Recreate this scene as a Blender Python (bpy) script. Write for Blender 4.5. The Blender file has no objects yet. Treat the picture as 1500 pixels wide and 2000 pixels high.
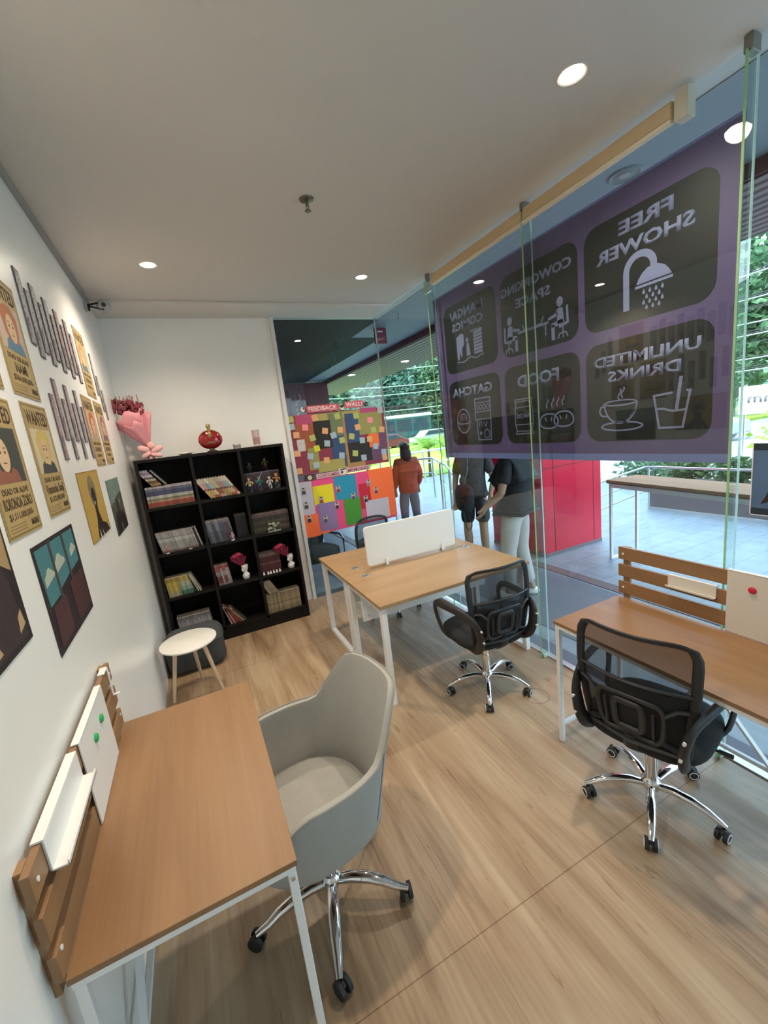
import bpy, bmesh, math, random
from mathutils import Vector, Matrix, Euler
random.seed(7)
PI = math.pi
R = math.radians
SC = bpy.context.scene
COL = SC.collection

# ------------------------------------------------------------------ camera
CAM_H = 1.88
YAW, PITCH, ROLL, FPX = 0.418507, 0.195495, -0.118333, 816.43
fw = Vector((math.sin(YAW)*math.cos(PITCH), math.cos(YAW)*math.cos(PITCH), -math.sin(PITCH)))
rt = Vector((math.cos(YAW), -math.sin(YAW), 0))
up = rt.cross(fw)
r2 = rt*math.cos(ROLL) + up*math.sin(ROLL)
u2 = -rt*math.sin(ROLL) + up*math.cos(ROLL)
cd = bpy.data.cameras.new('camera'); cam = bpy.data.objects.new('camera', cd); COL.objects.link(cam)
mw = Matrix((r2, u2, -fw)).transposed().to_4x4(); mw.translation = (0, 0, CAM_H)
cam.matrix_world = mw
cd.sensor_fit = 'VERTICAL'; cd.sensor_height = 36.0; cd.sensor_width = 27.0
cd.lens = 36.0*FPX/2000.0; cd.clip_start = 0.02; cd.clip_end = 300
SC.camera = cam

# ------------------------------------------------------------------ colour management
SC.view_settings.view_transform = 'Standard'; SC.view_settings.look = 'None'
SC.view_settings.gamma = 1.0; SC.view_settings.use_curve_mapping = False
SC.view_settings.exposure = 1.22
SC.cycles.transparent_max_bounces = 24
SC.cycles.max_bounces = 10

# ------------------------------------------------------------------ sky and sun
wd = bpy.data.worlds.new('sky'); SC.world = wd; wd.use_nodes = True
nt = wd.node_tree; bg = nt.nodes['Background']
tc = nt.nodes.new('ShaderNodeTexCoord'); sp = nt.nodes.new('ShaderNodeSeparateXYZ')
rp = nt.nodes.new('ShaderNodeValToRGB')
nt.links.new(tc.outputs['Generated'], sp.inputs[0]); nt.links.new(sp.outputs['Z'], rp.inputs[0])
rp.color_ramp.elements[0].position = 0.0; rp.color_ramp.elements[0].color = (0.80, 0.92, 1.0, 1)
rp.color_ramp.elements[1].position = 0.6; rp.color_ramp.elements[1].color = (0.50, 0.72, 1.0, 1)
nt.links.new(rp.outputs[0], bg.inputs[0]); bg.inputs[1].default_value = 2.7
sl = bpy.data.lights.new('sun', 'SUN'); sl.energy = 5.0; sl.angle = R(1.5); sl.color = (1.0, 0.95, 0.84)
so = bpy.data.objects.new('sun', sl); COL.objects.link(so)
so.rotation_euler = Vector((0.62, 0.10, -0.8)).to_track_quat('-Z', 'Y').to_euler()
so.location = (-10, 0, 20)

# ------------------------------------------------------------------ materials
MC = {}
def new_mat(name):
    m = bpy.data.materials.new(name); m.use_nodes = True
    return m, m.node_tree, m.node_tree.nodes['Principled BSDF']
def mat(name, c, rough=0.55, metal=0.0, spec=0.5, noise=0.0, scale=40, emit=0, bump=0.0, trans=0.0):
    if name in MC: return MC[name]
    m, t, b = new_mat(name)
    b.inputs['Base Color'].default_value = (*c, 1); b.inputs['Roughness'].default_value = rough
    b.inputs['Metallic'].default_value = metal; b.inputs['Specular IOR Level'].default_value = spec
    b.inputs['Transmission Weight'].default_value = trans
    if noise or bump:
        g = t.nodes.new('ShaderNodeTexCoord'); n = t.nodes.new('ShaderNodeTexNoise')
        n.inputs['Scale'].default_value = scale; n.inputs['Detail'].default_value = 4
        t.links.new(g.outputs['Object'], n.inputs['Vector'])
        if noise:
            mx = t.nodes.new('ShaderNodeMixRGB'); mx.blend_type = 'MIX'
            mx.inputs[1].default_value = (*[v*(1-noise) for v in c], 1)
            mx.inputs[2].default_value = (*[min(1, v*(1+noise)) for v in c], 1)
            t.links.new(n.outputs['Fac'], mx.inputs[0]); t.links.new(mx.outputs[0], b.inputs['Base Color'])
        if bump:
            bp = t.nodes.new('ShaderNodeBump'); bp.inputs['Strength'].default_value = bump
            bp.inputs['Distance'].default_value = 0.003
            t.links.new(n.outputs['Fac'], bp.inputs['Height']); t.links.new(bp.outputs[0], b.inputs['Normal'])
    if emit:
        b.inputs['Emission Color'].default_value = (*c, 1); b.inputs['Emission Strength'].default_value = emit
    MC[name] = m; return m

def wood(name, c1, c2, axis='X', scale=1.0, rough=0.4, streak=9.0):
    """laminate wood with grain running along one object axis"""
    if name in MC: return MC[name]
    m, t, b = new_mat(name); b.inputs['Roughness'].default_value = rough
    g = t.nodes.new('ShaderNodeTexCoord'); mp = t.nodes.new('ShaderNodeMapping')
    t.links.new(g.outputs['Object'], mp.inputs[0])
    s = [streak*scale]*3; s['XYZ'.index(axis)] = 0.7*scale
    mp.inputs['Scale'].default_value = s
    n = t.nodes.new('ShaderNodeTexNoise'); n.inputs['Scale'].default_value = 1.0; n.inputs['Detail'].default_value = 5
    n.inputs['Distortion'].default_value = 0.6
    t.links.new(mp.outputs[0], n.inputs['Vector'])
    mp2 = t.nodes.new('ShaderNodeMapping'); s2 = [90*scale]*3; s2['XYZ'.index(axis)] = 2.5*scale
    mp2.inputs['Scale'].default_value = s2; t.links.new(g.outputs['Object'], mp2.inputs[0])
    n2 = t.nodes.new('ShaderNodeTexNoise'); n2.inputs['Scale'].default_value = 1.0; n2.inputs['Detail'].default_value = 3
    t.links.new(mp2.outputs[0], n2.inputs['Vector'])
    ad = t.nodes.new('ShaderNodeMath'); ad.operation = 'MULTIPLY_ADD'; ad.inputs[1].default_value = 0.35
    t.links.new(n2.outputs['Fac'], ad.inputs[0]); t.links.new(n.outputs['Fac'], ad.inputs[2])
    r = t.nodes.new('ShaderNodeValToRGB'); r.color_ramp.elements[0].position = 0.45; r.color_ramp.elements[1].position = 0.92
    r.color_ramp.elements[0].color = (*c1, 1); r.color_ramp.elements[1].color = (*c2, 1)
    t.links.new(ad.outputs[0], r.inputs[0]); t.links.new(r.outputs[0], b.inputs['Base Color'])
    MC[name] = m; return m

def floor_mat():
    m, t, b = new_mat('wood_look_floor'); b.inputs['Roughness'].default_value = 0.36
    b.inputs['Specular IOR Level'].default_value = 0.45
    g = t.nodes.new('ShaderNodeTexCoord')
    def noise(sx, sy, det, dist=0.0, off=0.0):
        mp = t.nodes.new('ShaderNodeMapping'); mp.inputs['Scale'].default_value = (sx, sy, 1); mp.inputs['Location'].default_value = (off, off, 0)
        t.links.new(g.outputs['Object'], mp.inputs[0])
        n = t.nodes.new('ShaderNodeTexNoise'); n.inputs['Scale'].default_value = 1; n.inputs['Detail'].default_value = det
        n.inputs['Distortion'].default_value = dist
        t.links.new(mp.outputs[0], n.inputs['Vector']); return n.outputs['Fac']
    def math(op, a, bb, c=None):
        n = t.nodes.new('ShaderNodeMath'); n.operation = op
        for i, v in enumerate((a, bb, c)):
            if v is None: continue
            if isinstance(v, (int, float)): n.inputs[i].default_value = v
            else: t.links.new(v, n.inputs[i])
        return n.outputs[0]
    big = noise(7, 0.9, 5, 0.9); fine = noise(60, 2.2, 4); blot = noise(1.6, 0.5, 2, 0, 4)
    v = math('MULTIPLY_ADD', fine, 0.30, math('MULTIPLY_ADD', blot, 0.35, math('MULTIPLY', big, 0.65)))
    r = t.nodes.new('ShaderNodeValToRGB'); e = r.color_ramp.elements
    e[0].position = 0.46; e[0].color = (0.185, 0.108, 0.060, 1); e[1].position = 0.82; e[1].color = (0.47, 0.355, 0.235, 1)
    k = e.new(0.62); k.color = (0.345, 0.235, 0.143, 1)
    t.links.new(v, r.inputs[0])
    # dark knotty flecks along the grain
    fl = noise(26, 3.0, 6, 1.5, 9); f2 = math('GREATER_THAN', fl, 0.665)
    mx = t.nodes.new('ShaderNodeMixRGB'); mx.blend_type = 'MULTIPLY'; mx.inputs[2].default_value = (0.62, 0.52, 0.42, 1)
    t.links.new(math('MULTIPLY', f2, 0.6), mx.inputs[0]); t.links.new(r.outputs[0], mx.inputs[1])
    # joints between the boards
    sx = t.nodes.new('ShaderNodeSeparateXYZ'); t.links.new(g.outputs['Object'], sx.inputs[0])
    def joint(o, at, period, w):
        q = math('ABSOLUTE', math('SUBTRACT', math('FRACT', math('DIVIDE', math('SUBTRACT', o, at - period/2), period), 0), 0.5), 0)
        return math('LESS_THAN', q, w/period)
    jy = joint(sx.outputs['Y'], 1.045, 2.56, 0.0022)
    jx = joint(sx.outputs['X'], 1.552, 0.915, 0.0012)
    j = math('MAXIMUM', jy, math('MULTIPLY', jx, 0.45))
    m2 = t.nodes.new('ShaderNodeMixRGB'); m2.blend_type = 'MULTIPLY'; m2.inputs[2].default_value = (0.55, 0.48, 0.42, 1)
    t.links.new(j, m2.inputs[0]); t.links.new(mx.outputs[0], m2.inputs[1]); t.links.new(m2.outputs[0], b.inputs['Base Color'])
    bp = t.nodes.new('ShaderNodeBump'); bp.inputs['Strength'].default_value = 0.12; bp.inputs['Distance'].default_value = 0.002
    t.links.new(fine, bp.inputs['Height']); t.links.new(bp.outputs[0], b.inputs['Normal'])
    return m

def glass_mat(name, tint=(0.90, 0.95, 0.94), base=0.038):
    if name in MC: return MC[name]
    m = bpy.data.materials.new(name); m.use_nodes = True; t = m.node_tree; t.nodes.clear()
    o = t.nodes.new('ShaderNodeOutputMaterial'); mx = t.nodes.new('ShaderNodeMixShader')
    tr = t.nodes.new('ShaderNodeBsdfTransparent'); tr.inputs[0].default_value = (*tint, 1)
    gl = t.nodes.new('ShaderNodeBsdfGlossy'); gl.inputs['Roughness'].default_value = 0.0
    ge = t.nodes.new('ShaderNodeNewGeometry'); d = t.nodes.new('ShaderNodeVectorMath'); d.operation = 'DOT_PRODUCT'
    t.links.new(ge.outputs['Normal'], d.inputs[0]); t.links.new(ge.outputs['Incoming'], d.inputs[1])
    def M(op, a, b=None):
        n = t.nodes.new('ShaderNodeMath'); n.operation = op
        for i, v in enumerate((a, b)):
            if v is None: continue
            if isinstance(v, (int, float)): n.inputs[i].default_value = v
            else: t.links.new(v, n.inputs[i])
        return n.outputs[0]
    q = M('POWER', M('SUBTRACT', 1.0, M('ABSOLUTE', d.outputs['Value'])), 5.0)
    f = M('ADD', M('MULTIPLY', q, 1-base), base)
    t.links.new(f, mx.inputs[0]); t.links.new(tr.outputs[0], mx.inputs[1]); t.links.new(gl.outputs[0], mx.inputs[2])
    t.links.new(mx.outputs[0], o.inputs[0]); MC[name] = m; return m

def veil_mat(name, c, alpha, rough=0.7):
    """woven mesh fabric that lets part of the light through"""
    if name in MC: return MC[name]
    m = bpy.data.materials.new(name); m.use_nodes = True; t = m.node_tree; b = t.nodes['Principled BSDF']
    b.inputs['Base Color'].default_value = (*c, 1); b.inputs['Roughness'].default_value = rough
    o = t.nodes['Material Output']; mx = t.nodes.new('ShaderNodeMixShader'); tr = t.nodes.new('ShaderNodeBsdfTransparent')
    mx.inputs[0].default_value = alpha
    t.links.new(tr.outputs[0], mx.inputs[1]); t.links.new(b.outputs[0], mx.inputs[2]); t.links.new(mx.outputs[0], o.inputs[0])
    MC[name] = m; return m

def vinyl_mat(name, c, tc_, k=0.5):
    """printed banner vinyl: part of the daylight behind it comes through"""
    if name in MC: return MC[name]
    m = bpy.data.materials.new(name); m.use_nodes = True; t = m.node_tree; b = t.nodes['Principled BSDF']
    b.inputs['Base Color'].default_value = (*c, 1); b.inputs['Roughness'].default_value = 0.6
    o = t.nodes['Material Output']; mx = t.nodes.new('ShaderNodeMixShader'); tl = t.nodes.new('ShaderNodeBsdfTranslucent')
    tl.inputs[0].default_value = (*tc_, 1); mx.inputs[0].default_value = k
    t.links.new(b.outputs[0], mx.inputs[1]); t.links.new(tl.outputs[0], mx.inputs[2]); t.links.new(mx.outputs[0], o.inputs[0])
    MC[name] = m; return m

def tiles_mat(name, c1, c2, mortar, w, h, rough=0.6, ms=0.006):
    m, t, b = new_mat(name); b.inputs['Roughness'].default_value = rough
    g = t.nodes.new('ShaderNodeTexCoord'); k = t.nodes.new('ShaderNodeTexBrick')
    t.links.new(g.outputs['Object'], k.inputs['Vector'])
    k.inputs['Color1'].default_value = (*c1, 1); k.inputs['Color2'].default_value = (*c2, 1); k.inputs['Mortar'].default_value = (*mortar, 1)
    k.inputs['Scale'].default_value = 1; k.inputs['Brick Width'].default_value = w; k.inputs['Row Height'].default_value = h
    k.inputs['Mortar Size'].default_value = ms; k.offset = 0.5
    n = t.nodes.new('ShaderNodeTexNoise'); n.inputs['Scale'].default_value = 6; n.inputs['Detail'].default_value = 5
    t.links.new(g.outputs['Object'], n.inputs['Vector'])
    mx = t.nodes.new('ShaderNodeMixRGB'); mx.blend_type = 'OVERLAY'; mx.inputs[0].default_value = 0.25
    t.links.new(k.outputs['Color'], mx.inputs[1]); t.links.new(n.outputs['Fac'], mx.inputs[2]); t.links.new(mx.outputs[0], b.inputs['Base Color'])
    return m

# ------------------------------------------------------------------ geometry helpers
class MB:
    def __init__(s): s.b = bmesh.new(); s.mi = 0
    def _f(s, vs):
        try:
            f = s.b.faces.new(vs); f.material_index = s.mi; return f
        except ValueError: return None
    def box(s, x0, x1, y0, y1, z0, z1, M=None):
        P = [(x, y, z) for z in (z0, z1) for y in (y0, y1) for x in (x0, x1)]
        v = [s.b.verts.new(M @ Vector(p) if M else p) for p in P]
        for q in ((0, 2, 3, 1), (4, 5, 7, 6), (0, 1, 5, 4), (2, 6, 7, 3), (0, 4, 6, 2), (1, 3, 7, 5)): s._f([v[i] for i in q])
        return s
    def bar(s, p0, p1, w, h, upv=(0, 0, 1)):
        p0, p1 = Vector(p0), Vector(p1); d = (p1-p0); L = d.length; d.normalize()
        u = Vector(upv); sd = d.cross(u)
        if sd.length < 1e-4: sd = d.cross(Vector((1, 0, 0)))
        sd.normalize(); u = sd.cross(d)
        M = Matrix((sd, d, u)).transposed().to_4x4(); M.translation = p0
        return s.box(-w/2, w/2, 0, L, -h/2, h/2, M)
    def prism(s, pts, a, b, axis='z'):
        """polygon pts (2-D) extruded between a and b along the axis"""
        def P(p, t):
            return {'z': (p[0], p[1], t), 'y': (p[0], t, p[1]), 'x': (t, p[0], p[1])}[axis]
        A = [s.b.verts.new(P(p, a)) for p in pts]; B = [s.b.verts.new(P(p, b)) for p in pts]
        s._f(A[::-1]); s._f(B); n = len(pts)
        for i in range(n): s._f([A[i], A[(i+1) % n], B[(i+1) % n], B[i]])
        return s
    def ring(s, c, r, n, nrm, ang0=0, rx=None):
        nrm = Vector(nrm).normalized(); a = nrm.orthogonal().normalized() if abs(nrm.z) < 0.99 else Vector((1, 0, 0))
        b = nrm.cross(a)
        return [s.b.verts.new(Vector(c) + a*r*math.cos(ang0+2*PI*i/n) + b*(rx or r)*math.sin(ang0+2*PI*i/n)) for i in range(n)]
    def cyl(s, p0, p1, r0, r1=None, n=16, cap=True):
        r1 = r0 if r1 is None else r1; d = Vector(p1)-Vector(p0)
        A = s.ring(p0, r0, n, d); B = s.ring(p1, r1, n, d)
        for i in range(n): s._f([A[i], A[(i+1) % n], B[(i+1) % n], B[i]])
        if cap: s._f(A[::-1]); s._f(B)
        return s
    def tube(s, pts, r, n=8, closed=False, flat=1.0, upv=(0, 0, 1)):
        """pipe through the points; r one radius or one per point; flat squashes it along upv"""
        pts = [Vector(p) for p in pts]; m = len(pts); rs = r if isinstance(r, (list, tuple)) else [r]*m
        R_ = []
        for i, p in enumerate(pts):
            if closed: d = pts[(i+1) % m]-pts[i-1]
            else: d = pts[min(i+1, m-1)]-pts[max(i-1, 0)]
            d.normalize(); u = Vector(upv); sd = d.cross(u)
            if sd.length < 1e-3: sd = d.cross(Vector((0, 1, 0.01)))
            sd.normalize(); u = sd.cross(d)
            R_.append([s.b.verts.new(p + sd*rs[i]*math.cos(2*PI*k/n) + u*rs[i]*flat*math.sin(2*PI*k/n)) for k in range(n)])
        for i in range(m if closed else m-1):
            A, B = R_[i], R_[(i+1) % m]
            for k in range(n): s._f([A[k], A[(k+1) % n], B[(k+1) % n], B[k]])
        if not closed: s._f(R_[0][::-1]); s._f(R_[-1])
        return s
    def lathe(s, prof, c=(0, 0, 0), n=24, sx=1, sy=1):
        """profile of (radius, z); closed where radius is 0"""
        rows = []
        for (r, z) in prof:
            if r < 1e-6: rows.append([s.b.verts.new((c[0], c[1], c[2]+z))])
            else: rows.append([s.b.verts.new((c[0]+sx*r*math.cos(2*PI*i/n), c[1]+sy*r*math.sin(2*PI*i/n), c[2]+z)) for i in range(n)])
        for A, B in zip(rows, rows[1:]):
            for i in range(n):
                j = (i+1) % n
                if len(A) == 1 and len(B) == 1: continue
                if len(A) == 1: s._f([A[0], B[j], B[i]])
                elif len(B) == 1: s._f([A[i], A[j], B[0]])
                else: s._f([A[i], A[j], B[j], B[i]])
        return s
    def ell(s, c, rx, ry, rz, n=16, m=10, e=1.0, M=None):
        """(super)ellipsoid"""
        def pw(v): return math.copysign(abs(v)**e, v)
        rows = []
        for i in range(m+1):
            th = -PI/2+PI*i/m
            if i in (0, m): rows.append([Vector((0, 0, rz*pw(math.sin(th))))])
            else: rows.append([Vector((rx*pw(math.cos(th))*pw(math.cos(2*PI*k/n)), ry*pw(math.cos(th))*pw(math.sin(2*PI*k/n)), rz*pw(math.sin(th)))) for k in range(n)])
        V = [[s.b.verts.new((M @ p if M else p)+Vector(c)) for p in r] for r in rows]
        for A, B in zip(V, V[1:]):
            for k in range(n):
                j = (k+1) % n
                if len(A) == 1: s._f([A[0], B[j], B[k]])
                elif len(B) == 1: s._f([A[k], A[j], B[0]])
                else: s._f([A[k], A[j], B[j], B[k]])
        return s
    def quad(s, a, b, c, d): return s._f([s.b.verts.new(p) for p in (a, b, c, d)])
    def xform(s, M): bmesh.ops.transform(s.b, matrix=M, verts=s.b.verts); return s
    def mat(s, i): s.mi = i; return s
    def build(s, name, mats, parent=None, bevel=0.0, sub=0, seg=2, smooth=True, angle=0.7, recalc=True):
        if recalc: bmesh.ops.recalc_face_normals(s.b, faces=s.b.faces)
        me = bpy.data.meshes.new(name); s.b.to_mesh(me); s.b.free()
        for m in (mats if isinstance(mats, (list, tuple)) else [mats]): me.materials.append(m)
        if smooth:
            me.polygons.foreach_set('use_smooth', [True]*len(me.polygons)); me.set_sharp_from_angle(angle=angle)
        o = bpy.data.objects.new(name, me); COL.objects.link(o)
        if parent: o.parent = parent
        if bevel:
            md = o.modifiers.new('bevel', 'BEVEL'); md.width = bevel; md.segments = seg; md.limit_method = 'ANGLE'; md.harden_normals = False
        if sub:
            md = o.modifiers.new('sub', 'SUBSURF'); md.levels = sub; md.render_levels = sub
        return o

def tag(o, label, cat, group=None):
    o['label'] = label; o['category'] = cat
    if group: o['group'] = group
    return o
def thing(name, label, cat, loc=(0, 0, 0), rz=0, group=None):
    o = bpy.data.objects.new(name, None); COL.objects.link(o); o.location = loc; o.rotation_euler = (0, 0, rz)
    o.empty_display_size = 0.1
    return tag(o, label, cat, group)
def struct(o): o['kind'] = 'structure'; return o
def kids(o): return [c for c in bpy.data.objects if c.parent == o]
def dup(o, label=None, loc=None, rz=None, parent=None, top=True):
    c = o.copy(); COL.objects.link(c)
    if parent: c.parent = parent
    for k in kids(o): dup(k, parent=c)
    if label: c['label'] = label
    if loc is not None: c.location = loc
    if rz is not None: c.rotation_euler = (0, 0, rz)
    return c
def rrect(y0, y1, z0, z1, r, n=6):
    P = []
    for cy, cz, a in ((y1-r, z1-r, 0), (y0+r, z1-r, 90), (y0+r, z0+r, 180), (y1-r, z0+r, 270)):
        for i in range(n+1):
            t = R(a+90*i/n); P.append((cy+r*math.cos(t), cz+r*math.sin(t)))
    return P
def oval(cx, cy, rx, ry, n=20, a0=0, a1=360):
    return [(cx+rx*math.cos(R(a0+(a1-a0)*i/n)), cy+ry*math.sin(R(a0+(a1-a0)*i/n))) for i in range(n if a1-a0 >= 360 else n+1)]
def stroke(pts, w, closed=False):
    """2-D polyline -> list of quads with round-ish joints"""
    P = [Vector(p) for p in pts]; m = len(P); A = []; out = []
    for i in range(m):
        d0 = (P[i]-P[i-1]) if (closed or i > 0) else (P[1]-P[0]); d1 = (P[(i+1) % m]-P[i]) if (closed or i < m-1) else d0
        d0 = d0.normalized(); d1 = d1.normalized(); n0 = Vector((-d0.y, d0.x)); n1 = Vector((-d1.y, d1.x)); n = n0+n1
        n = n.normalized() if n.length > 1e-4 else n0; q = (w/2)/max(0.45, n.dot(n0)); A.append((P[i]+n*q, P[i]-n*q))
    for i in range(m if closed else m-1):
        a, b = A[i], A[(i+1) % m]; out.append([tuple(a[0]), tuple(a[1]), tuple(b[1]), tuple(b[0])])
    return out

# planes on which flat prints are laid: maps (u, v, lift) to the place
def P_left(y, z, x=-0.498):  return lambda u, v, l=0: (x+l, y+u, z+v)       # seen from the room on the left wall
def P_back(x, z, y=4.66):    return lambda u, v, l=0: (x+u, y-l, z+v)       # seen from the room on the back glass
def P_out(y=0, z=0, x=2.300): return lambda u, v, l=0: (x+l, y+u, z+v)      # seen from outside on the shop window
def sheet(pl, polys, lo, hi):
    m = MB()
    for p in polys:
        A = [m.b.verts.new(pl(u, v, lo)) for u, v in p]; B = [m.b.verts.new(pl(u, v, hi)) for u, v in p]; n = len(p)
        m._f(A[::-1]); m._f(B)
        for i in range(n): m._f([A[i], A[(i+1) % n], B[(i+1) % n], B[i]])
    return m
def rect(u0, u1, v0, v1): return [(u0, v0), (u1, v0), (u1, v1), (u0, v1)]
def lettering(name, txt, pl, u, v, h, m, parent, width=None, align='CENTER', lift=0.002, bold=0.0, rot=0, th=0.0006):
    c = bpy.data.curves.new('t', 'FONT'); c.body = txt; c.size = 1.0; c.align_x = 'LEFT'; c.offset = bold; c.resolution_u = 2
    o = bpy.data.objects.new('t', c); COL.objects.link(o)
    dg = bpy.context.evaluated_depsgraph_get(); dg.update(); me = bpy.data.meshes.new_from_object(o.evaluated_get(dg))
    bpy.data.objects.remove(o); bpy.data.curves.remove(c)
    xs = [q.co.x for q in me.vertices]; x0, x1 = min(xs), max(xs)
    ys = [q.co.y for q in me.vertices]; y0, y1 = min(ys), max(ys)
    s = h/0.70; sx = (width/(x1-x0)) if width else s
    W = (x1-x0)*sx; off = {'CENTER': -W/2, 'LEFT': 0, 'RIGHT': -W}[align]
    ca, sa = math.cos(rot), math.sin(rot)
    bm = bmesh.new(); bm.from_mesh(me)
    g = bmesh.ops.extrude_face_region(bm, geom=bm.faces[:])
    ev = {e for e in g['geom'] if isinstance(e, bmesh.types.BMVert)}
    for q in bm.verts:
        a = (q.co.x-x0)*sx+off; b = q.co.y*s
        q.co = pl(u+a*ca-b*sa, v+a*sa+b*ca, lift+(th if q in ev else 0))
    bmesh.ops.recalc_face_normals(bm, faces=bm.faces)
    me2 = bpy.data.meshes.new(name); bm.to_mesh(me2); bm.free(); bpy.data.meshes.remove(me)
    me2.materials.append(m); o = bpy.data.objects.new(name, me2); COL.objects.link(o); o.parent = parent
    return o

# ------------------------------------------------------------------ common materials
WHITE = mat('white_paint', (0.90, 0.895, 0.87), 0.32, noise=0.02, scale=3)
CEIL = mat('ceiling_paint', (0.66, 0.635, 0.595), 0.75, noise=0.02, scale=2)
CEIL2 = mat('ceiling_band_paint', (0.72, 0.695, 0.65), 0.7)
GREYTRIM = mat('grey_trim', (0.33, 0.33, 0.32), 0.5)
WMETAL = mat('white_powder_metal', (0.82, 0.83, 0.83), 0.35)
CHROME = mat('chrome', (0.82, 0.82, 0.83), 0.07, metal=1.0)
STEEL = mat('stainless_steel', (0.66, 0.68, 0.70), 0.28, metal=1.0)
BLKP = mat('black_plastic', (0.018, 0.018, 0.019), 0.42)
BLKF = mat('black_fabric', (0.014, 0.015, 0.017), 0.9, bump=0.4, scale=300)
RUB = mat('black_rubber', (0.02, 0.02, 0.022), 0.6)
SHELFW = mat('espresso_laminate', (0.005, 0.0036, 0.0034), 0.6, spec=0.25, noise=0.2, scale=20)
OAK_L = wood('oak_laminate_left', (0.225, 0.118, 0.052), (0.335, 0.19, 0.092), 'Y', 1.0, 0.42, 7)
OAK_M = wood('oak_laminate_pale', (0.35, 0.215, 0.105), (0.44, 0.285, 0.15), 'X', 1.0, 0.40, 7)
OAK_EDGE = mat('oak_edge_band', (0.33, 0.19, 0.09), 0.5)
BRONZE = mat('beech_wood', (0.62, 0.47, 0.31), 0.5, noise=0.08, scale=30)
GREYF = mat('grey_velvet', (0.36, 0.36, 0.335), 0.85, noise=0.06, scale=25, bump=0.25)
GLASS = glass_mat('window_glass')
GEDGE = vinyl_mat('green_glass_edge', (0.46, 0.58, 0.38), (0.62, 0.85, 0.50), 0.6)
WEDGE = vinyl_mat('pale_glass_edge', (0.75, 0.80, 0.74), (0.9, 1.0, 0.92), 0.6)
PAPER = mat('white_paper', (0.80, 0.80, 0.79), 0.7)
INK = mat('black_ink', (0.03, 0.025, 0.02), 0.6)

# ================================================================== THE ROOM
XL, XR, YB, ZC, YF = -0.50, 2.25, 4.70, 3.17, -1.6
FLOOR = floor_mat()
struct(MB().box(XL-0.1, XR-0.002, YF, YB-0.002, -0.10, 0).build('floor', FLOOR))
struct(MB().box(XL-0.15, XL, YF, YB+0.15, -0.1, ZC+0.1).build('wall_left', WHITE))
struct(MB().box(XL, 1.035, YB, YB+0.15, -0.1, ZC+0.1).build('wall_back', WHITE))
struct(MB().box(XL-0.15, XR+0.12, YF-0.15, YF, -0.1, ZC+0.1).build('wall_front', WHITE))
struct(MB().box(XL-0.15, 2.375, YF-0.15, YB+0.15, ZC, ZC+0.14).build('ceiling', CEIL))
struct(MB().box(XL, XR-0.02, 4.25, YB, 3.148, ZC).build('trim_1', CEIL2, bevel=0.003))
struct(MB().box(XL, XL+0.022, YF, 4.25, 3.135, ZC).build('trim_2', GREYTRIM, bevel=0.002))
struct(MB().box(1.035, 1.075, YB-0.03, YB+0.10, 0, 3.148).build('trim_3', mat('white_jamb', (0.72, 0.73, 0.73), 0.4), bevel=0.002))
struct(MB().box(XR-0.012, XR+0.035, YF, YB, -0.02, 0.008).build('trim_4', mat('steel_floor_channel', (0.62, 0.62, 0.58), 0.35, metal=0.6)))
# window glazing on the right, one pane between each pair of fins, and the back pane
for i, (a, b) in enumerate(((YF, 1.049), (1.063, 2.241), (2.255, 3.413), (3.427, YB-0.012))):
    w = struct(MB().box(XR, XR+0.010, a, b, 0.004, 3.165).build('window_%d' % (i+1), GLASS, smooth=False))
w = struct(MB().box(1.075, XR, YB, YB+0.010, 0.004, 3.148).build('window_5', GLASS, smooth=False))
MB().box(XR-0.004, XR+0.010, YB-0.012, YB+0.002, 0.004, 3.148).build('corner_seal', mat('clear_silicone', (0.55, 0.58, 0.50), 0.4), w)
# glass fins that stiffen the shop front
for i, yy in enumerate((1.056, 2.248, 3.42)):
    lab = ('tall glass fin standing at the right end of the purple window banner',
           'tall glass fin in the shop window between the two office chairs',
           'tall glass fin in the shop window left of the purple banner')[i]
    g = thing('glass_fin', lab, 'glass fin', (0, 0, 0), group='glass fins of the shop window')
    MB().box(2.188, 2.262, yy-0.005, yy+0.005, 0.0, 3.12).build('glass_panel', glass_mat('fin_glass', (0.90, 0.95, 0.93)), g, smooth=False)
    MB().box(2.183, 2.188, yy-0.004, yy+0.004, 0.0, 3.12).build('polished_edge', GEDGE, g, smooth=False)
    MB().box(2.262, 2.267, yy-0.004, yy+0.004, 0.0, 3.12).build('outer_edge', WEDGE, g, smooth=False)
    MB().box(2.19, 2.25, yy-0.016, yy+0.016, 3.11, 3.169).build('top_clamp', mat('dull_clamp', (0.25, 0.25, 0.22), 0.4, metal=0.5), g, bevel=0.004)
    MB().box(2.20, 2.24, yy-0.014, yy+0.014, 0.0, 0.03).build('foot_clamp', mat('silicone_green', (0.45, 0.58, 0.50), 0.4), g, bevel=0.004)
# door patch fittings at the third fin
h = thing('door_fitting', 'small steel patch fitting on the glass beside the leftmost glass fin', 'fitting', (2.235, 3.47, 3.03))
MB().box(-0.012, 0.012, -0.05, 0.05, 0.0, 0.10).build('patch_plate', STEEL, h, bevel=0.003)
MB().cyl((-0.02, 0, 0.05), (0.02, 0, 0.05), 0.012).build('pivot', CHROME, h)
h = thing('door_pull', 'small round chrome clasp on the glass edge left of the banner', 'fitting', (2.236, 3.452, 2.50))
MB().cyl((-0.012, 0, 0), (0.012, 0, 0), 0.008).build('knob', CHROME, h, bevel=0.002)
MB().cyl((-0.003, 0, 0), (0.003, 0, 0), 0.012).build('rosette', STEEL, h)

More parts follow.
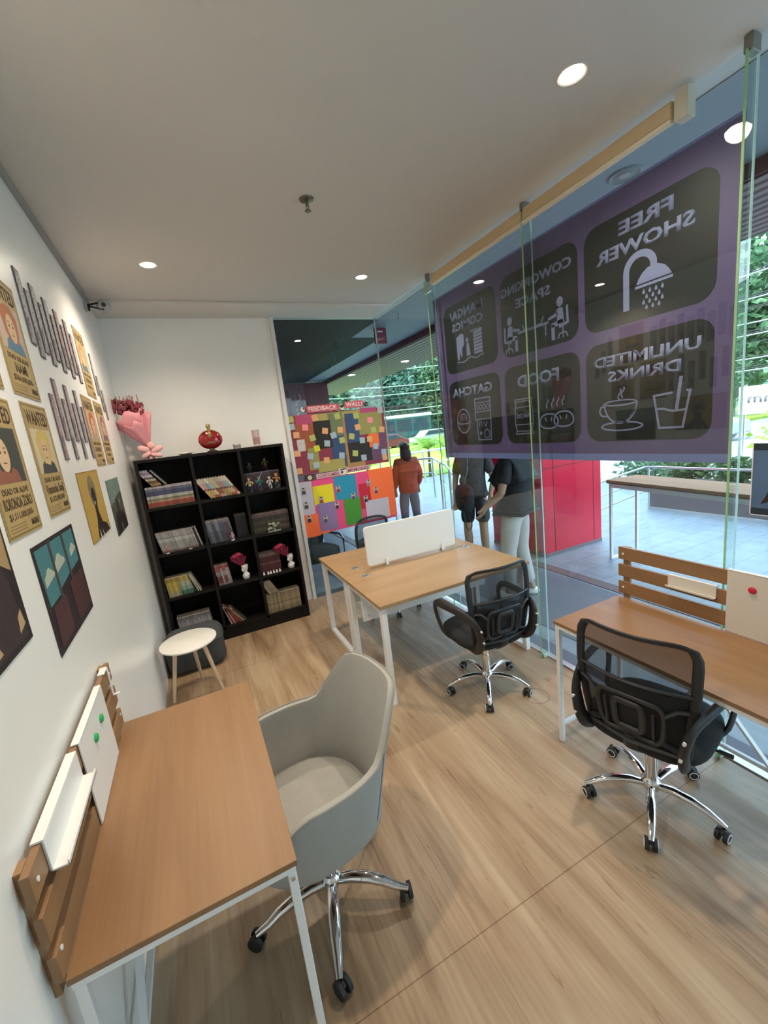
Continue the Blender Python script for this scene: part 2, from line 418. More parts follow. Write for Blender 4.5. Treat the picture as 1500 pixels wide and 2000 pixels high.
# downlights
GLOW = mat('lamp_glow', (1.0, 0.90, 0.72), 0.5, emit=26)
TRIMW = mat('lamp_trim', (0.75, 0.72, 0.66), 0.5)
def downlight(x, y, z, lab, group, power=52, r=0.042, col=(1.0, 0.84, 0.65)):
    t = thing('downlight', lab, 'ceiling light', (x, y, z), group=group)
    MB().lathe([(r, -0.001), (r*1.32, -0.004), (r*1.32, 0.0), (r, 0.0)], n=28).build('trim_ring', TRIMW, t)
    MB().cyl((0, 0, -0.003), (0, 0, -0.0005), r, n=28).build('lamp_disc', GLOW, t)
    if power:
        l = bpy.data.lights.new('lamp', 'SPOT'); l.energy = power; l.color = col; l.spot_size = R(150); l.spot_blend = 0.9; l.shadow_soft_size = 0.05
        o = bpy.data.objects.new('lamp', l); COL.objects.link(o); o.parent = t; o.location = (0, 0, -0.012)
    return t
gl = 'round downlights in the room ceiling'
downlight(0.005, 3.494, ZC, 'warm round downlight above the bookshelf near the left wall', gl)
downlight(1.632, 3.556, ZC, 'warm round downlight above the square desk in the middle', gl)
downlight(1.663, 1.40, ZC, 'large bright downlight nearest the camera at the upper right', gl)
downlight(0.0, 1.35, ZC, 'downlight above the left desk, just past the top of the frame', gl)

# sprinkler
t = thing('sprinkler', 'small metal fire sprinkler hanging from the middle of the ceiling', 'sprinkler', (0.859, 2.479, ZC))
DM = mat('dull_bronze', (0.20, 0.18, 0.15), 0.35, metal=0.8)
MB().lathe([(0, 0), (0.04, 0), (0.038, -0.008), (0.014, -0.012), (0, -0.012)], n=24).build('escutcheon', DM, t)
m = MB(); m.cyl((0, 0, -0.012), (0, 0, -0.035), 0.009); m.cyl((0.008, 0, -0.035), (0.004, 0, -0.06), 0.0025, n=6); m.cyl((-0.008, 0, -0.035), (-0.004, 0, -0.06), 0.0025, n=6)
m.build('sprinkler_head', DM, t)
MB().lathe([(0, -0.060), (0.018, -0.060), (0.018, -0.063), (0, -0.063)], n=16).build('deflector', DM, t)

# security camera at the left wall near the ceiling
t = thing('security_camera', 'round white security camera in the corner under the ceiling', 'security camera', (-0.40, 4.13, 3.08))
CW = mat('camera_white', (0.42, 0.42, 0.41), 0.35)
MB().ell((0.03, -0.01, 0), 0.052, 0.045, 0.050).build('camera_head', CW, t)
MB().cyl((0.035, -0.058, 0.0), (0.033, -0.04, 0.0), 0.016).build('lens', BLKP, t)
MB().cyl((-0.095, 0, 0), (-0.080, 0, 0), 0.034, n=20).build('wall_mount', CW, t, bevel=0.003)
m = MB(); m.bar((-0.085, -0.005, 0.01), (0.0, -0.04, 0.016), 0.012, 0.012); m.bar((-0.085, -0.005, 0.004), (0.03, -0.045, -0.032), 0.010, 0.012)
m.bar((-0.075, -0.005, 0.0), (-0.07, -0.03, -0.035), 0.012, 0.012); m.build('bracket', BLKP, t)

# rolled blind along the window head
t = thing('roller_blind', 'cream roller blind cassette running along the top of the window', 'blind', (0, 0, 0))
m = MB(); m.box(2.19, 2.235, 1.335, 3.33, 3.065, 3.135); m.build('blind_roll', mat('tan_blind', (0.62, 0.47, 0.29), 0.6), t, bevel=0.008)
MB().box(2.186, 2.215, 1.335, 3.33, 3.046, 3.064).build('bottom_rail', mat('cream_rail', (0.78, 0.70, 0.54), 0.4), t, bevel=0.003)
MB().box(2.18, 2.24, 1.262, 1.318, 3.035, 3.15).build('end_bracket', mat('cream_plastic', (0.62, 0.58, 0.47), 0.4), t, bevel=0.004)
MB().box(2.19, 2.24, 3.335, 3.36, 3.06, 3.15).build('end_bracket', MC['cream_plastic'], t, bevel=0.004)

# ================================================================== DESKS WITH SLATTED SCREENS
def slat_desk(name, lab, loc, rz, tray, board, clip, pins, pinmat, boardmat, L=1.01, D=0.532, ztop=1.045, traymat=None, zb=0.7505):
    t = thing(name, lab, 'desk', loc, rz)
    MB().box(0, D, 0, L, 0.732, 0.75).build('tabletop', OAK_L, t, bevel=0.0015)
    m = MB(); m.box(0.004, D-0.006, 0.006, 0.026, 0.708, 0.7315); m.box(0.004, D-0.006, L-0.026, L-0.006, 0.708, 0.7315)
    m.box(D-0.028, D-0.006, 0.026, L-0.026, 0.708, 0.7315); m.box(0.004, 0.026, 0.026, L-0.026, 0.708, 0.7315)
    m.build('frame_rim', WMETAL, t, bevel=0.002)
    for x in (0.006, D-0.030):
        for y in (0.006, L-0.030):
            MB().box(x, x+0.024, y, y+0.024, 0.0, 0.708).build('leg', WMETAL, t, bevel=0.002)
    for y in (0.008, L-0.028): MB().box(0.03, D-0.03, y, y+0.02, 0.10, 0.12).build('side_stretcher', WMETAL, t, bevel=0.002)
    MB().box(0.008, 0.028, 0.03, L-0.03, 0.125, 0.145).build('rear_stretcher', WMETAL, t, bevel=0.002)
    for a, b in (((0.018, 0.77, 0.14), (0.018, 0.28, 0.708)), ((0.020, 0.24, 0.14), (0.020, 0.73, 0.708))):
        MB().bar(a, b, 0.012, 0.022, (1, 0, 0)).build('diagonal_brace', WMETAL, t)
    MB().cyl((D-0.018, -0.0005, 0.695), (D-0.018, 0.008, 0.695), 0.006, n=10).build('bolt', CHROME, t)
    for i in range(3):
        z = zb+i*(ztop-0.075-zb)/2
        MB().box(-0.018, 0.0, 0.0, L, z, z+0.074).build('slat', OAK_L, t, bevel=0.0012)
    for y in (0.018, L-0.058):
        m = MB(); m.box(-0.033, -0.018, y, y+0.04, 0.70, ztop+0.0)
        m.build('slat_post', OAK_EDGE, t, bevel=0.001)
    m = MB()
    for z in (0.81, ztop-0.04):
        m.cyl((0.0, 0.03, z), (0.0025, 0.03, z), 0.006, n=12); m.cyl((0.0, L-0.03, z), (0.0025, L-0.03, z), 0.006, n=12)
    m.build('screw_cap', PAPER, t)
    tm = traymat or WMETAL
    y0, y1, zt, zb_, dp = tray
    m = MB(); m.box(-0.020, 0.006, y0, y1, zt, zt+0.006); m.box(0.0005, 0.006, y0, y1, zb_, zt)
    m.box(0.0005, dp, y0, y1, zb_, zb_+0.005); m.box(dp-0.004, dp, y0, y1, zb_, zb_+0.014)
    m.build('pen_tray', tm, t, bevel=0.001)
    y0, y1 = board
    m = MB(); m.box(0.002, 0.007, y0, y1, 0.752, ztop+0.004); m.box(-0.016, 0.007, y0, y1, ztop+0.001, ztop+0.006)
    m.build('memo_board', boardmat, t, bevel=0.001)
    if clip:
        y0, y1 = clip
        m = MB(); m.box(-0.020, 0.005, y0, y1, ztop, ztop+0.005); m.box(0.001, 0.006, y1-0.012, y1, ztop-0.12, ztop); m.box(0.001, 0.028, y1-0.012, y1, ztop-0.125, ztop-0.12)
        m.build('hanging_clip', WMETAL, t, bevel=0.001)
    return t
slat_desk('study_desk', 'oak desk on white legs against the left wall under the posters', (-0.467, 1.012, 0), 0,
          (0.085, 0.405, 1.045, 0.960, 0.040), (0.44, 0.80), (0.89, 0.955), None, None, WMETAL)
BEIGE = mat('board_back_beige', (0.70, 0.66, 0.60), 0.45)
slat_desk('study_desk', 'oak desk on white legs at the window, with the black chair tucked in', (2.165, 1.582, 0), PI,
          (0.285, 0.51, 0.955, 0.895, 0.03), (0.553, 0.95), None, None, None, BEIGE, ztop=1.053, traymat=BEIGE, zb=0.770)
# magnets
def magnet(x, y, z, sgn, m, lab):
    o = thing('magnet', lab, 'magnet', (x, y, z), group=None)
    a = MB().cyl((0, 0, 0), (sgn*0.005, 0, 0), 0.0155, n=24); a.build('magnet_base', m, o, bevel=0.001)
    MB().ell((sgn*0.005, 0, 0), 0.0045, 0.0145, 0.0145, n=18, m=8).build('magnet_dome', m, o)
GRN = mat('green_magnet', (0.015, 0.42, 0.12), 0.3); RED = mat('red_magnet', (0.62, 0.02, 0.05), 0.3)
magnet(-0.4595, 1.60, 0.965, 1, GRN, 'green round magnet on the white board, the one nearer the camera')
magnet(-0.4595, 1.705, 0.972, 1, GRN, 'green round magnet on the white board, the farther one')
magnet(2.1575, 0.93, 0.985, -1, RED, 'red round magnet on the beige board at the window desk')

# ================================================================== SQUARE DESK FOR TWO
t = thing('workstation_desk', 'square pale oak desk for two with white loop legs in the middle of the room', 'desk', (0.945, 2.375, 0))
W, D = 1.285, 1.405
MB().box(0, W, 0, 0.70, 0.725, 0.75).build('tabletop', OAK_M, t, bevel=0.0015)
MB().box(0, W, 0.703, D, 0.725, 0.75).build('tabletop', OAK_M, t, bevel=0.0015)
for x0 in (0.015, W-0.055):
    for (a, b) in ((0.02, 0.69), (0.715, D-0.02)):
        MB().box(x0, x0+0.04, a, a+0.045, 0.0, 0.725).build('leg', WMETAL, t, bevel=0.003)
        MB().box(x0, x0+0.04, b-0.045, b, 0.0, 0.725).build('leg', WMETAL, t, bevel=0.003)
        MB().box(x0, x0+0.04, a+0.045, b-0.045, 0.0, 0.04).build('floor_rail', WMETAL, t, bevel=0.003)
        MB().box(x0, x0+0.04, a+0.045, b-0.045, 0.685, 0.7245).build('top_rail', WMETAL, t, bevel=0.003)
for y in (0.50, 0.90):
    MB().box(0.055, W-0.055, y, y+0.016, 0.43, 0.71).build('modesty_panel', WMETAL, t, bevel=0.001)
m = MB()
for x in (0.10, W-0.10): m.cyl((x, 0.497, 0.47), (x, 0.500, 0.47), 0.009, n=12); m.cyl((x, 0.497, 0.66), (x, 0.500, 0.66), 0.009, n=12)
m.build('bolt', STEEL, t)
for x, y in ((0.165, 0.62), (0.165, 0.86), (1.185, 0.68), (1.11, 0.86)):
    g = MB().lathe([(0.020, 0.0), (0.031, 0.0), (0.030, 0.003), (0.021, 0.003), (0.020, 0.0)], n=28); o = g.build('cable_grommet', STEEL, t); o.location = (x, y, 0.7505)
    g = MB().cyl((0, 0, 0), (0, 0, 0.001), 0.020, n=24); g.mat(1); g.box(-0.012, 0.012, 0.002, 0.014, 0.001, 0.002)
    c = g.build('grommet_lid', [mat('grommet_grey', (0.25, 0.24, 0.23), 0.4), BLKP], o); c.location = (0, 0, 0.0002)
# privacy screen
t = thing('desk_partition', 'white privacy screen clamped on the square desk', 'partition', (1.19, 3.135, 0.751))
pm = mat('screen_white', (0.80, 0.79, 0.76), 0.55)
MB().prism(rrect(0, 0.875, 0.02, 0.355, 0.025), -0.0125, 0.0125, 'y').build('screen_panel', pm, t, bevel=0.002)
for x in (0.16, 0.72):
    m = MB(); m.box(x, x+0.028, -0.022, 0.022, 0.0, 0.012); m.box(x, x+0.028, -0.022, -0.0128, 0.012, 0.062); m.box(x, x+0.028, 0.0128, 0.022, 0.012, 0.062)
    m.build('clamp', WMETAL, t, bevel=0.002)

# ================================================================== MESH OFFICE CHAIRS
MESH = veil_mat('black_mesh_fabric', (0.012, 0.012, 0.013), 0.46)
MESHD = veil_mat('black_mesh_fabric_dense', (0.010, 0.011, 0.013), 0.74)
SILV = mat('wheel_ring_silver', (0.72, 0.72, 0.72), 0.3)
def star_base(t, rz0, r=0.285, ring=True, wheel=0.026, legw=0.021):
    for k in range(5):
        a = rz0+k*2*PI/5; c, s = math.cos(a), math.sin(a)
        P = [(0.03, 0.098), (0.09, 0.112), (0.16, 0.110), (0.22, 0.094), (0.262, 0.073), (r, 0.062)]
        m = MB().tube([(q*c, q*s, z) for q, z in P], [legw*0.86, legw, legw*0.98, legw*0.86, legw*0.72, legw*0.5], n=12, flat=0.8)
        leg = m.build('base_leg', CHROME, t)
        ct = MB().cyl((r*0.97*c, r*0.97*s, 0.045), (r*0.97*c, r*0.97*s, 0.066), 0.008, n=10)
        # twin wheels
        ph = a+0.9+k*1.3; wc, ws = math.cos(ph), math.sin(ph); cx, cy = r*0.97*c+0.012*ws, r*0.97*s-0.012*wc
        ct.ell((cx, cy, 0.040), 0.017, 0.017, 0.014, n=12, m=8)
        co = ct.build('caster', BLKP, t)
        for sgn in (-1, 1):
            w = MB().cyl((cx+sgn*0.007*wc, cy+sgn*0.007*ws, wheel), (cx+sgn*0.024*wc, cy+sgn*0.024*ws, wheel), wheel, n=24)
            w.build('wheel', RUB, co, bevel=0.003)
            if ring:
                q = Vector((wc, ws, 0)); C0 = Vector((cx, cy, wheel))+q*sgn*0.0245
                u = Vector((-ws, wc, 0)); v = Vector((0, 0, 1))
                MB().tube([C0+u*0.0185*math.cos(2*PI*i/20)+v*0.0185*math.sin(2*PI*i/20) for i in range(20)], 0.0024, n=6, closed=True, upv=tuple(q)).build('wheel_ring', SILV, co)
    MB().lathe([(0, 0.075), (0.036, 0.078), (0.042, 0.10), (0.040, 0.122), (0.030, 0.132), (0, 0.132)], n=24).build('hub', CHROME, t)

def back_pt(u, v):
    """office chair back shell: u -1..1 across, v 0..1 upwards"""
    w = 0.188+0.030*min(1, v*1.6)+0.004*v-0.020*max(0, (v-0.88)/0.12)**2*0.8
    z = 0.46+0.51*v - 0.012*u*u*v-0.022*abs(u)**9*v**6
    y = -0.215-0.05*v-0.055*math.sin(PI*min(1, v*1.05))*0.35+0.075*u*u*(0.55+0.45*v)
    return Vector((w*u, y, z))
def office_chair(lab, loc, rz, base_rz, group=None):
    t = thing('office_chair', lab, 'office chair', loc, rz, group)
    star_base(t, base_rz-rz)
    MB().cyl((0, 0, 0.12), (0, 0, 0.26), 0.026, n=20).cyl((0, 0, 0.26), (0, 0, 0.40), 0.020, n=20).build('gas_lift', CHROME, t)
    m = MB(); m.box(-0.10, 0.10, -0.12, 0.10, 0.385, 0.405); m.box(-0.05, 0.05, -0.10, 0.06, 0.355, 0.39); m.cyl((0.05, 0.04, 0.385), (0.25, 0.06, 0.375), 0.006, n=8)
    m.cyl((0.235, 0.058, 0.376), (0.285, 0.064, 0.374), 0.010, n=8)
    m.build('tilt_mechanism', BLKP, t, bevel=0.004)
    MB().ell((0, 0.015, 0.448), 0.245, 0.240, 0.048, n=40, m=14, e=0.62).build('seat', BLKF, t)
    # back: frame, mesh, lumbar support
    N = 14
    side = lambda s: [back_pt(s, i/N) for i in range(N+1)]
    loop = side(-1)+[back_pt(-1+2*i/30, 1) for i in range(1, 30)]+side(1)[::-1]+[back_pt(1-2*i/12, 0) for i in range(1, 12)]
    rad = []
    for i in range(len(loop)): rad.append(0.019 if i <= N or N+29 < i <= 2*N+30 else 0.011)
    m = MB().tube(loop, rad, n=8, closed=True, upv=(0, 1, 0), flat=0.62)
    m.tube([back_pt(-0.97+1.94*i/12, 0.60)+Vector((0, -0.004, 0)) for i in range(13)], 0.009, n=6, flat=0.7)
    m.build('back_frame', BLKP, t)
    def grid(v0, v1, off, us=12, vs=8):
        m = MB(); G = [[m.b.verts.new(back_pt(-0.98+1.96*i/us, v0+(v1-v0)*j/vs)+Vector((0, off, 0))) for i in range(us+1)] for j in range(vs+1)]
        for j in range(vs):
            for i in range(us): m._f([G[j][i], G[j][i+1], G[j+1][i+1], G[j+1][i]])
        return m
    o = grid(0.60, 1.0, 0.0).build('back_mesh', MESH, t); sd = o.modifiers.new('s', 'SOLIDIFY'); sd.thickness = 0.002
    o = grid(0.0, 0.60, 0.0).build('lower_mesh', MESHD, t); sd = o.modifiers.new('s', 'SOLIDIFY'); sd.thickness = 0.002
    # lumbar plastic grille
    m = MB()
    def bp(u, v, off=-0.012): return back_pt(u, v)+Vector((0, off, 0))
    def loopr(u0, u1, v0, v1, r, k=5):
        P = []
        for cu, cv, a in ((u1-r, v1-r*0.8, 0), (u0+r, v1-r*0.8, 90), (u0+r, v0+r*0.8, 180), (u1-r, v0+r*0.8, 270)):
            for i in range(k+1): q = R(a+90*i/k); P.append(bp(cu+r*math.cos(q), cv+0.8*r*math.sin(q)))
        return P
    m.tube(loopr(-0.62, 0.62, 0.08, 0.46, 0.16), 0.011, n=6, closed=True, upv=(0, 1, 0), flat=0.5)
    m.tube(loopr(-0.27, 0.27, 0.15, 0.41, 0.10), 0.014, n=6, closed=True, upv=(0, 1, 0), flat=0.5)
    for s in (-1, 1):
        m.tube([bp(s*0.46, 0.13), bp(s*0.45, 0.38)], 0.007, n=6)
        m.tube([bp(s*0.62, 0.12), bp(s*0.95, 0.05)], 0.011, n=6); m.tube([bp(s*0.62, 0.38), bp(s*0.80, 0.46), bp(s*0.97, 0.47)], 0.009, n=6)
    m.tube([bp(-0.95, 0.03), bp(0, 0.03), bp(0.95, 0.03)], 0.020, n=8, flat=0.6)
    m.build('lumbar_support', mat('charcoal_plastic', (0.026, 0.028, 0.032), 0.45), t)
    # back bracket joins back to seat
    m = MB().tube([(0, -0.04, 0.385), (0, -0.17, 0.395), (0, -0.225, 0.44), (0, -0.232, 0.50)], [0.03, 0.035, 0.03, 0.02], n=10, flat=0.45, upv=(0, 0, 1))
    m.build('back_bracket', BLKP, t)
    for s in (-1, 1):
        P = [(s*0.175, -0.06, 0.402), (s*0.188, -0.175, 0.430), (s*0.197, -0.245, 0.495), (s*0.207, -0.262, 0.580), (s*0.226, -0.235, 0.652), (s*0.256, -0.12, 0.684),
             (s*0.278, 0.05, 0.680), (s*0.277, 0.135, 0.668), (s*0.270, 0.175, 0.625), (s*0.262, 0.165, 0.55), (s*0.250, 0.12, 0.46), (s*0.215, 0.09, 0.408)]
        rr = [0.020, 0.030, 0.036, 0.036, 0.032, 0.027, 0.024, 0.023, 0.022, 0.022, 0.022, 0.018]
        # round the corners
        Q, RR = [], []
        for i in range(len(P)-1):
            p0, p1, p2, p3 = [Vector(P[max(0, min(len(P)-1, j))]) for j in (i-1, i, i+1, i+2)]
            for q in (0, 0.33, 0.66):
                Q.append(0.5*((2*p1)+(-p0+p2)*q+(2*p0-5*p1+4*p2-p3)*q*q+(-p0+3*p1-3*p2+p3)*q**3)); RR.append(rr[i]*(1-q)+rr[i+1]*q)
        Q.append(Vector(P[-1])); RR.append(rr[-1])
        a = MB().tube(Q, RR, n=10, upv=(1, 0, 0), flat=0.50).build('armrest', BLKP, t)
        m = MB()
        for p in ((s*0.201, -0.265, 0.540), (s*0.211, -0.262, 0.615)): m.cyl((p[0], p[1]-0.020, p[2]), (p[0]+s*0.002, p[1]-0.039, p[2]+0.002), 0.0064, n=12)
        m.build('arm_screw', SILV, a)
    return t
office_chair('black mesh office chair at the near side of the square desk', (1.625, 2.20, 0), R(-3), R(18), 'black mesh office chairs')
office_chair('large black mesh office chair in front of the window desk on the right', (1.69, 1.075, 0), R(-90+13), R(-3), 'black mesh office chairs')
office_chair('black mesh office chair mostly hidden behind the white desk screen', (1.69, 3.84, 0), R(180+19), R(40), 'black mesh office chairs')

# ================================================================== GREY SHELL CHAIR
def shell_chair():
    t = thing('shell_chair', 'grey velvet tub chair on chrome castors beside the left desk', 'chair', (0.212, 1.445, 0), R(90+8))
    star_base(t, R(184)-R(98), r=0.315, ring=False, wheel=0.030, legw=0.024)
    MB().cyl((0, 0, 0.12), (0, 0, 0.30), 0.026, n=20).cyl((0, 0, 0.30), (0, 0, 0.41), 0.019, n=20).build('gas_lift', CHROME, t)
    MB().box(-0.09, 0.09, -0.09, 0.09, 0.395, 0.41).build('seat_plate', BLKP, t, bevel=0.003)
    cy = 0.035
    def sm(a, b, x): x = max(0, min(1, (x-a)/(b-a))); return x*x*(3-2*x)
    def rim(phi):        # phi 0 = back, PI = front
        d = abs(math.degrees(phi))
        back = 1-sm(28, 62, d); arm = 1-sm(100, 160, d)
        return 0.48+arm*0.250+back*0.195
    def pt(phi, v, off=0.0):
        zr = rim(phi); z0 = 0.412
        d = abs(math.degrees(phi)); back = 1-sm(25, 70, d)
        # height and radius along the wall
        if v < 0.35:
            q = v/0.35; rad = 0.02+(0.245)*math.sin(q*PI/2)**0.9; z = z0+0.045*(1-math.cos(q*PI/2))
        else:
            q = (v-0.35)/0.65; rad = 0.265+0.035*math.sin(q*PI/2)+0.085*back*q*q; z = z0+0.045+(zr-z0-0.045)*q
        rad -= off
        sx = 1.0-0.20*back*max(0, (v-0.35)/0.65); ex = 1.0
        c, s = math.cos(phi), math.sin(phi)
        sqx = math.copysign(abs(s)**0.82, s); sqy = math.copysign(abs(c)**0.82, c)
        return Vector((rad*sqx*sx*1.02, -rad*sqy*1.0+cy, z+off*0.6*(1 if v < 0.35 else 0)))
    NP, NV = 56, 18
    m = MB()
    G = [[m.b.verts.new(pt(-PI+2*PI*i/NP, j/NV)) for i in range(NP)] for j in range(NV+1)]
    for j in range(NV):
        for i in range(NP): m._f([G[j][i], G[j][(i+1) % NP], G[j+1][(i+1) % NP], G[j+1][i]])
    m._f(G[0])
    o = m.build('shell', GREYF, t); sd = o.modifiers.new('thick', 'SOLIDIFY'); sd.thickness = 0.024; sd.offset = -1
    bv = o.modifiers.new('bev', 'BEVEL'); bv.width = 0.010; bv.segments = 3; bv.limit_method = 'ANGLE'; bv.angle_limit = R(50)
    # piping along the rim and seam between back and arm
    P = [pt(R(-150+300*i/70), 1.0)+Vector((0, 0, 0.001)) for i in range(71)]
    MB().tube(P, 0.0042, n=6).build('piping', mat('grey_piping', (0.27, 0.265, 0.245), 0.9), t)
    for s in (-1, 1):
        MB().tube([pt(s*R(58-6*q/8), 0.45+0.55*q/8) for q in range(9)], 0.003, n=6).build('seam', MC['grey_piping'], t)
    MB().ell((0, cy, 0.478), 0.232, 0.228, 0.040, n=36, m=12, e=0.85).build('seat_cushion', GREYF, t)
    return t
shell_chair()

# ================================================================== SIDE TABLE AND POUF
t = thing('side_table', 'small round white table on three wooden legs by the bookshelf', 'table', (-0.258, 3.44, 0))
MB().lathe([(0, 0.432), (0.197, 0.432), (0.205, 0.438), (0.206, 0.448), (0.201, 0.452), (0, 0.452)], n=56).build('tabletop', mat('table_white', (0.80, 0.78, 0.73), 0.35), t)
for a in (190, 82, -20):
    c, s = math.cos(R(a)), math.sin(R(a))
    MB().cyl((0.10*c, 0.10*s, 0.432), (0.185*c, 0.215*s, 0.0), 0.0165, 0.012, n=16).build('leg', BRONZE, t)
t = thing('pouf', 'dark grey fabric pouf behind the small round table', 'pouf', (-0.245, 3.965, 0))
GP = mat('pouf_grey', (0.060, 0.066, 0.072), 0.95, noise=0.25, scale=8, bump=0.5)
MB().ell((0, 0, 0.158), 0.240, 0.195, 0.157, n=40, m=18, e=0.38).build('cushion', GP, t)
MB().tube([(0.2415*math.copysign(abs(math.cos(a))**0.42, math.cos(a)), 0.197*math.copysign(abs(math.sin(a))**0.42, math.sin(a)), 0.25) for a in [2*PI*i/60 for i in range(60)]], 0.004, n=6, closed=True).build('piping', GP, t)
# faint ring left on the floor
t = tag(MB().lathe([(0.078, 0.0003), (0.082, 0.0003), (0.082, 0.0009), (0.078, 0.0009), (0.078, 0.0003)], (1.822, 1.935, 0), n=48).build('floor_ring', mat('ring_mark', (0.22, 0.17, 0.11), 0.5)),
        'thin round cover ring in the floor right of the middle chair', 'floor ring')

# ================================================================== BOOKSHELF
SX0, SX1, SY0, SY1 = -0.432, 0.882, 4.262, 4.64
t = thing('bookshelf', 'tall espresso brown bookshelf with twelve bays against the back wall', 'bookshelf', (SX0, SY0, 0))
SW, SD = SX1-SX0, SY1-SY0
th = 0.026
MB().box(0, th, 0, SD, 0, 1.83).build('side_panel', SHELFW, t, bevel=0.001)
MB().box(SW-th, SW, 0, SD, 0, 1.83).build('side_panel', SHELFW, t, bevel=0.001)
MB().box(0, SW, 0, SD, 1.83, 1.856).build('top_panel', SHELFW, t, bevel=0.001)
MB().box(th, SW-th, SD-0.008, SD, 0, 1.83).build('back_panel', SHELFW, t)
MB().box(th, SW-th, 0.006, 0.024, 0, 0.104).build('plinth', SHELFW, t)
DIV = (0.443, 0.870)
for x in DIV: MB().box(x, x+th, 0.002, SD-0.008, 0.13, 1.83).build('divider', SHELFW, t, bevel=0.001)
SHZ = (0.13, 0.555, 0.985, 1.42)
for z in SHZ:
    for a, b in ((th, DIV[0]), (DIV[0]+th, DIV[1]), (DIV[1]+th, SW-th)):
        MB().box(a, b, 0.001, SD-0.008, z-th, z).build('shelf_board', SHELFW, t, bevel=0.001)
BAY = [(SX0+th, SX0+DIV[0]), (SX0+DIV[0]+th, SX0+DIV[1]), (SX0+DIV[1]+th, SX1-th)]

PAGES = mat('book_pages', (0.42, 0.38, 0.31), 0.8)
def cover_mat(name, bands, rough=0.45):
    """spine art: colour bands by height (z0..z1 in metres, colour)"""
    if name in MC: return MC[name]
    m, t, b = new_mat(name); b.inputs['Roughness'].default_value = rough
    g = t.nodes.new('ShaderNodeTexCoord'); s = t.nodes.new('ShaderNodeSeparateXYZ'); t.links.new(g.outputs['Object'], s.inputs[0])
    r = t.nodes.new('ShaderNodeValToRGB'); r.color_ramp.interpolation = 'CONSTANT'
    mu = t.nodes.new('ShaderNodeMath'); mu.operation = 'MULTIPLY'; mu.inputs[1].default_value = 1/0.25
    t.links.new(s.outputs['Z'], mu.inputs[0]); t.links.new(mu.outputs[0], r.inputs[0])
    el = r.color_ramp.elements
    el[0].position = 0; el[0].color = (*bands[0][1], 1); el[1].position = bands[1][0]/0.25; el[1].color = (*bands[1][1], 1)
    for z, c in bands[2:]: q = el.new(z/0.25); q.color = (*c, 1)
    n = t.nodes.new('ShaderNodeTexNoise'); n.inputs['Scale'].default_value = 70; t.links.new(g.outputs['Object'], n.inputs['Vector'])
    oi = t.nodes.new('ShaderNodeObjectInfo'); hv = t.nodes.new('ShaderNodeHueSaturation')
    ma = t.nodes.new('ShaderNodeMath'); ma.operation = 'MULTIPLY_ADD'; ma.inputs[1].default_value = 0.35; ma.inputs[2].default_value = 0.28
    t.links.new(n.outputs['Fac'], ma.inputs[0])
    mb = t.nodes.new('ShaderNodeMath'); mb.operation = 'MULTIPLY_ADD'; mb.inputs[1].default_value = 0.35
    t.links.new(oi.outputs['Random'], mb.inputs[0]); t.links.new(ma.outputs[0], mb.inputs[2])
    t.links.new(r.outputs[0], hv.inputs['Color']); t.links.new(mb.outputs[0], hv.inputs['Value'])
    t.links.new(hv.outputs[0], b.inputs['Base Color']); MC[name] = m; return m
BM = {}
def book(x, y, z, w, h, d, m, lab, group, lean=0.0, lay=False, tilt=0.0):
    """upright book, spine towards -y; lean tips the top to the left"""
    key = (round(w, 4), round(h, 3), round(d, 3), m.name)
    if key in BM:
        o = bpy.data.objects.new('book', BM[key]); COL.objects.link(o)
    else:
        k = MB(); k.box(0, 0.0015, 0, d, 0, h); k.box(w-0.0015, w, 0, d, 0, h); k.box(0.0015, w-0.0015, 0, 0.002, 0, h)
        k.mat(1); k.box(0.0015, w-0.0015, 0.002, d-0.003, 0.003, h-0.003)
        o = k.build('book', [m, PAGES], smooth=False); BM[key] = o.data
    o.location = (x, y, z); o.rotation_euler = (0, -lean if not lay else PI/2, tilt)
    return tag(o, lab, 'book', group)
def row(x, x1, y, z, w, h, d, m, lab, group, lean=0.0, jit=0.0012, dz=0.0):
    n = 0
    while x + w/math.cos(lean) <= x1+1e-4:
        book(x, y+random.uniform(0, jit), z+dz*n, w, h, d, m if not isinstance(m, list) else random.choice(m), lab, group, lean)
        x += (w+0.0006)/math.cos(lean); n += 1
    return x
def C(r, g, b): return (r, g, b)
YF0 = SY0+0.015
Z1, Z2, Z3, Z4 = SHZ[3]+0.0005, SHZ[2]+0.0005, SHZ[1]+0.0005, SHZ[0]+0.0005
# bay 1, top row
m1 = cover_mat('spine_blue_red', [(0, C(.22, .10, .04)), (0.012, C(.36, .07, .05)), (0.045, C(.50, .35, .22)), (0.062, C(.22, .20, .13)), (0.078, C(.52, .53, .48)), (0.105, C(.07, .08, .16)), (0.145, C(.15, .16, .23)), (0.168, C(.50, .46, .52))])
row(BAY[0][0]+0.012, BAY[0][1]-0.008, YF0, Z1, 0.0162, 0.188, 0.115, m1, 'red, blue and pale banded comic in the front row of the top left bay', 'banded comics in the top left bay')
m1b = cover_mat('spine_lilac', [(0, C(.35, .22, .10)), (0.03, C(.12, .07, .03)), (0.06, C(.62, .56, .36)), (0.08, C(.10, .06, .10)), (0.10, C(.55, .48, .55)), (0.125, C(.26, .20, .28)), (0.155, C(.40, .34, .42))])
for k in range(4): book(-0.330+0.0205*k, YF0+0.012, Z1+0.1895, 0.0165, 0.178, 0.115, m1b, 'lilac, white and yellow banded comic leaning left on top of the banded row', 'comics leaning on top of the banded row', lean=R(34))
book(-0.222, YF0+0.02, Z1+0.1895, 0.0125, 0.178, 0.115, cover_mat('spine_grey', [(0, C(.30, .29, .27)), (0.1, C(.36, .35, .33))]), 'single thin grey book leaning left behind the lilac banded comics', None, lean=R(36))
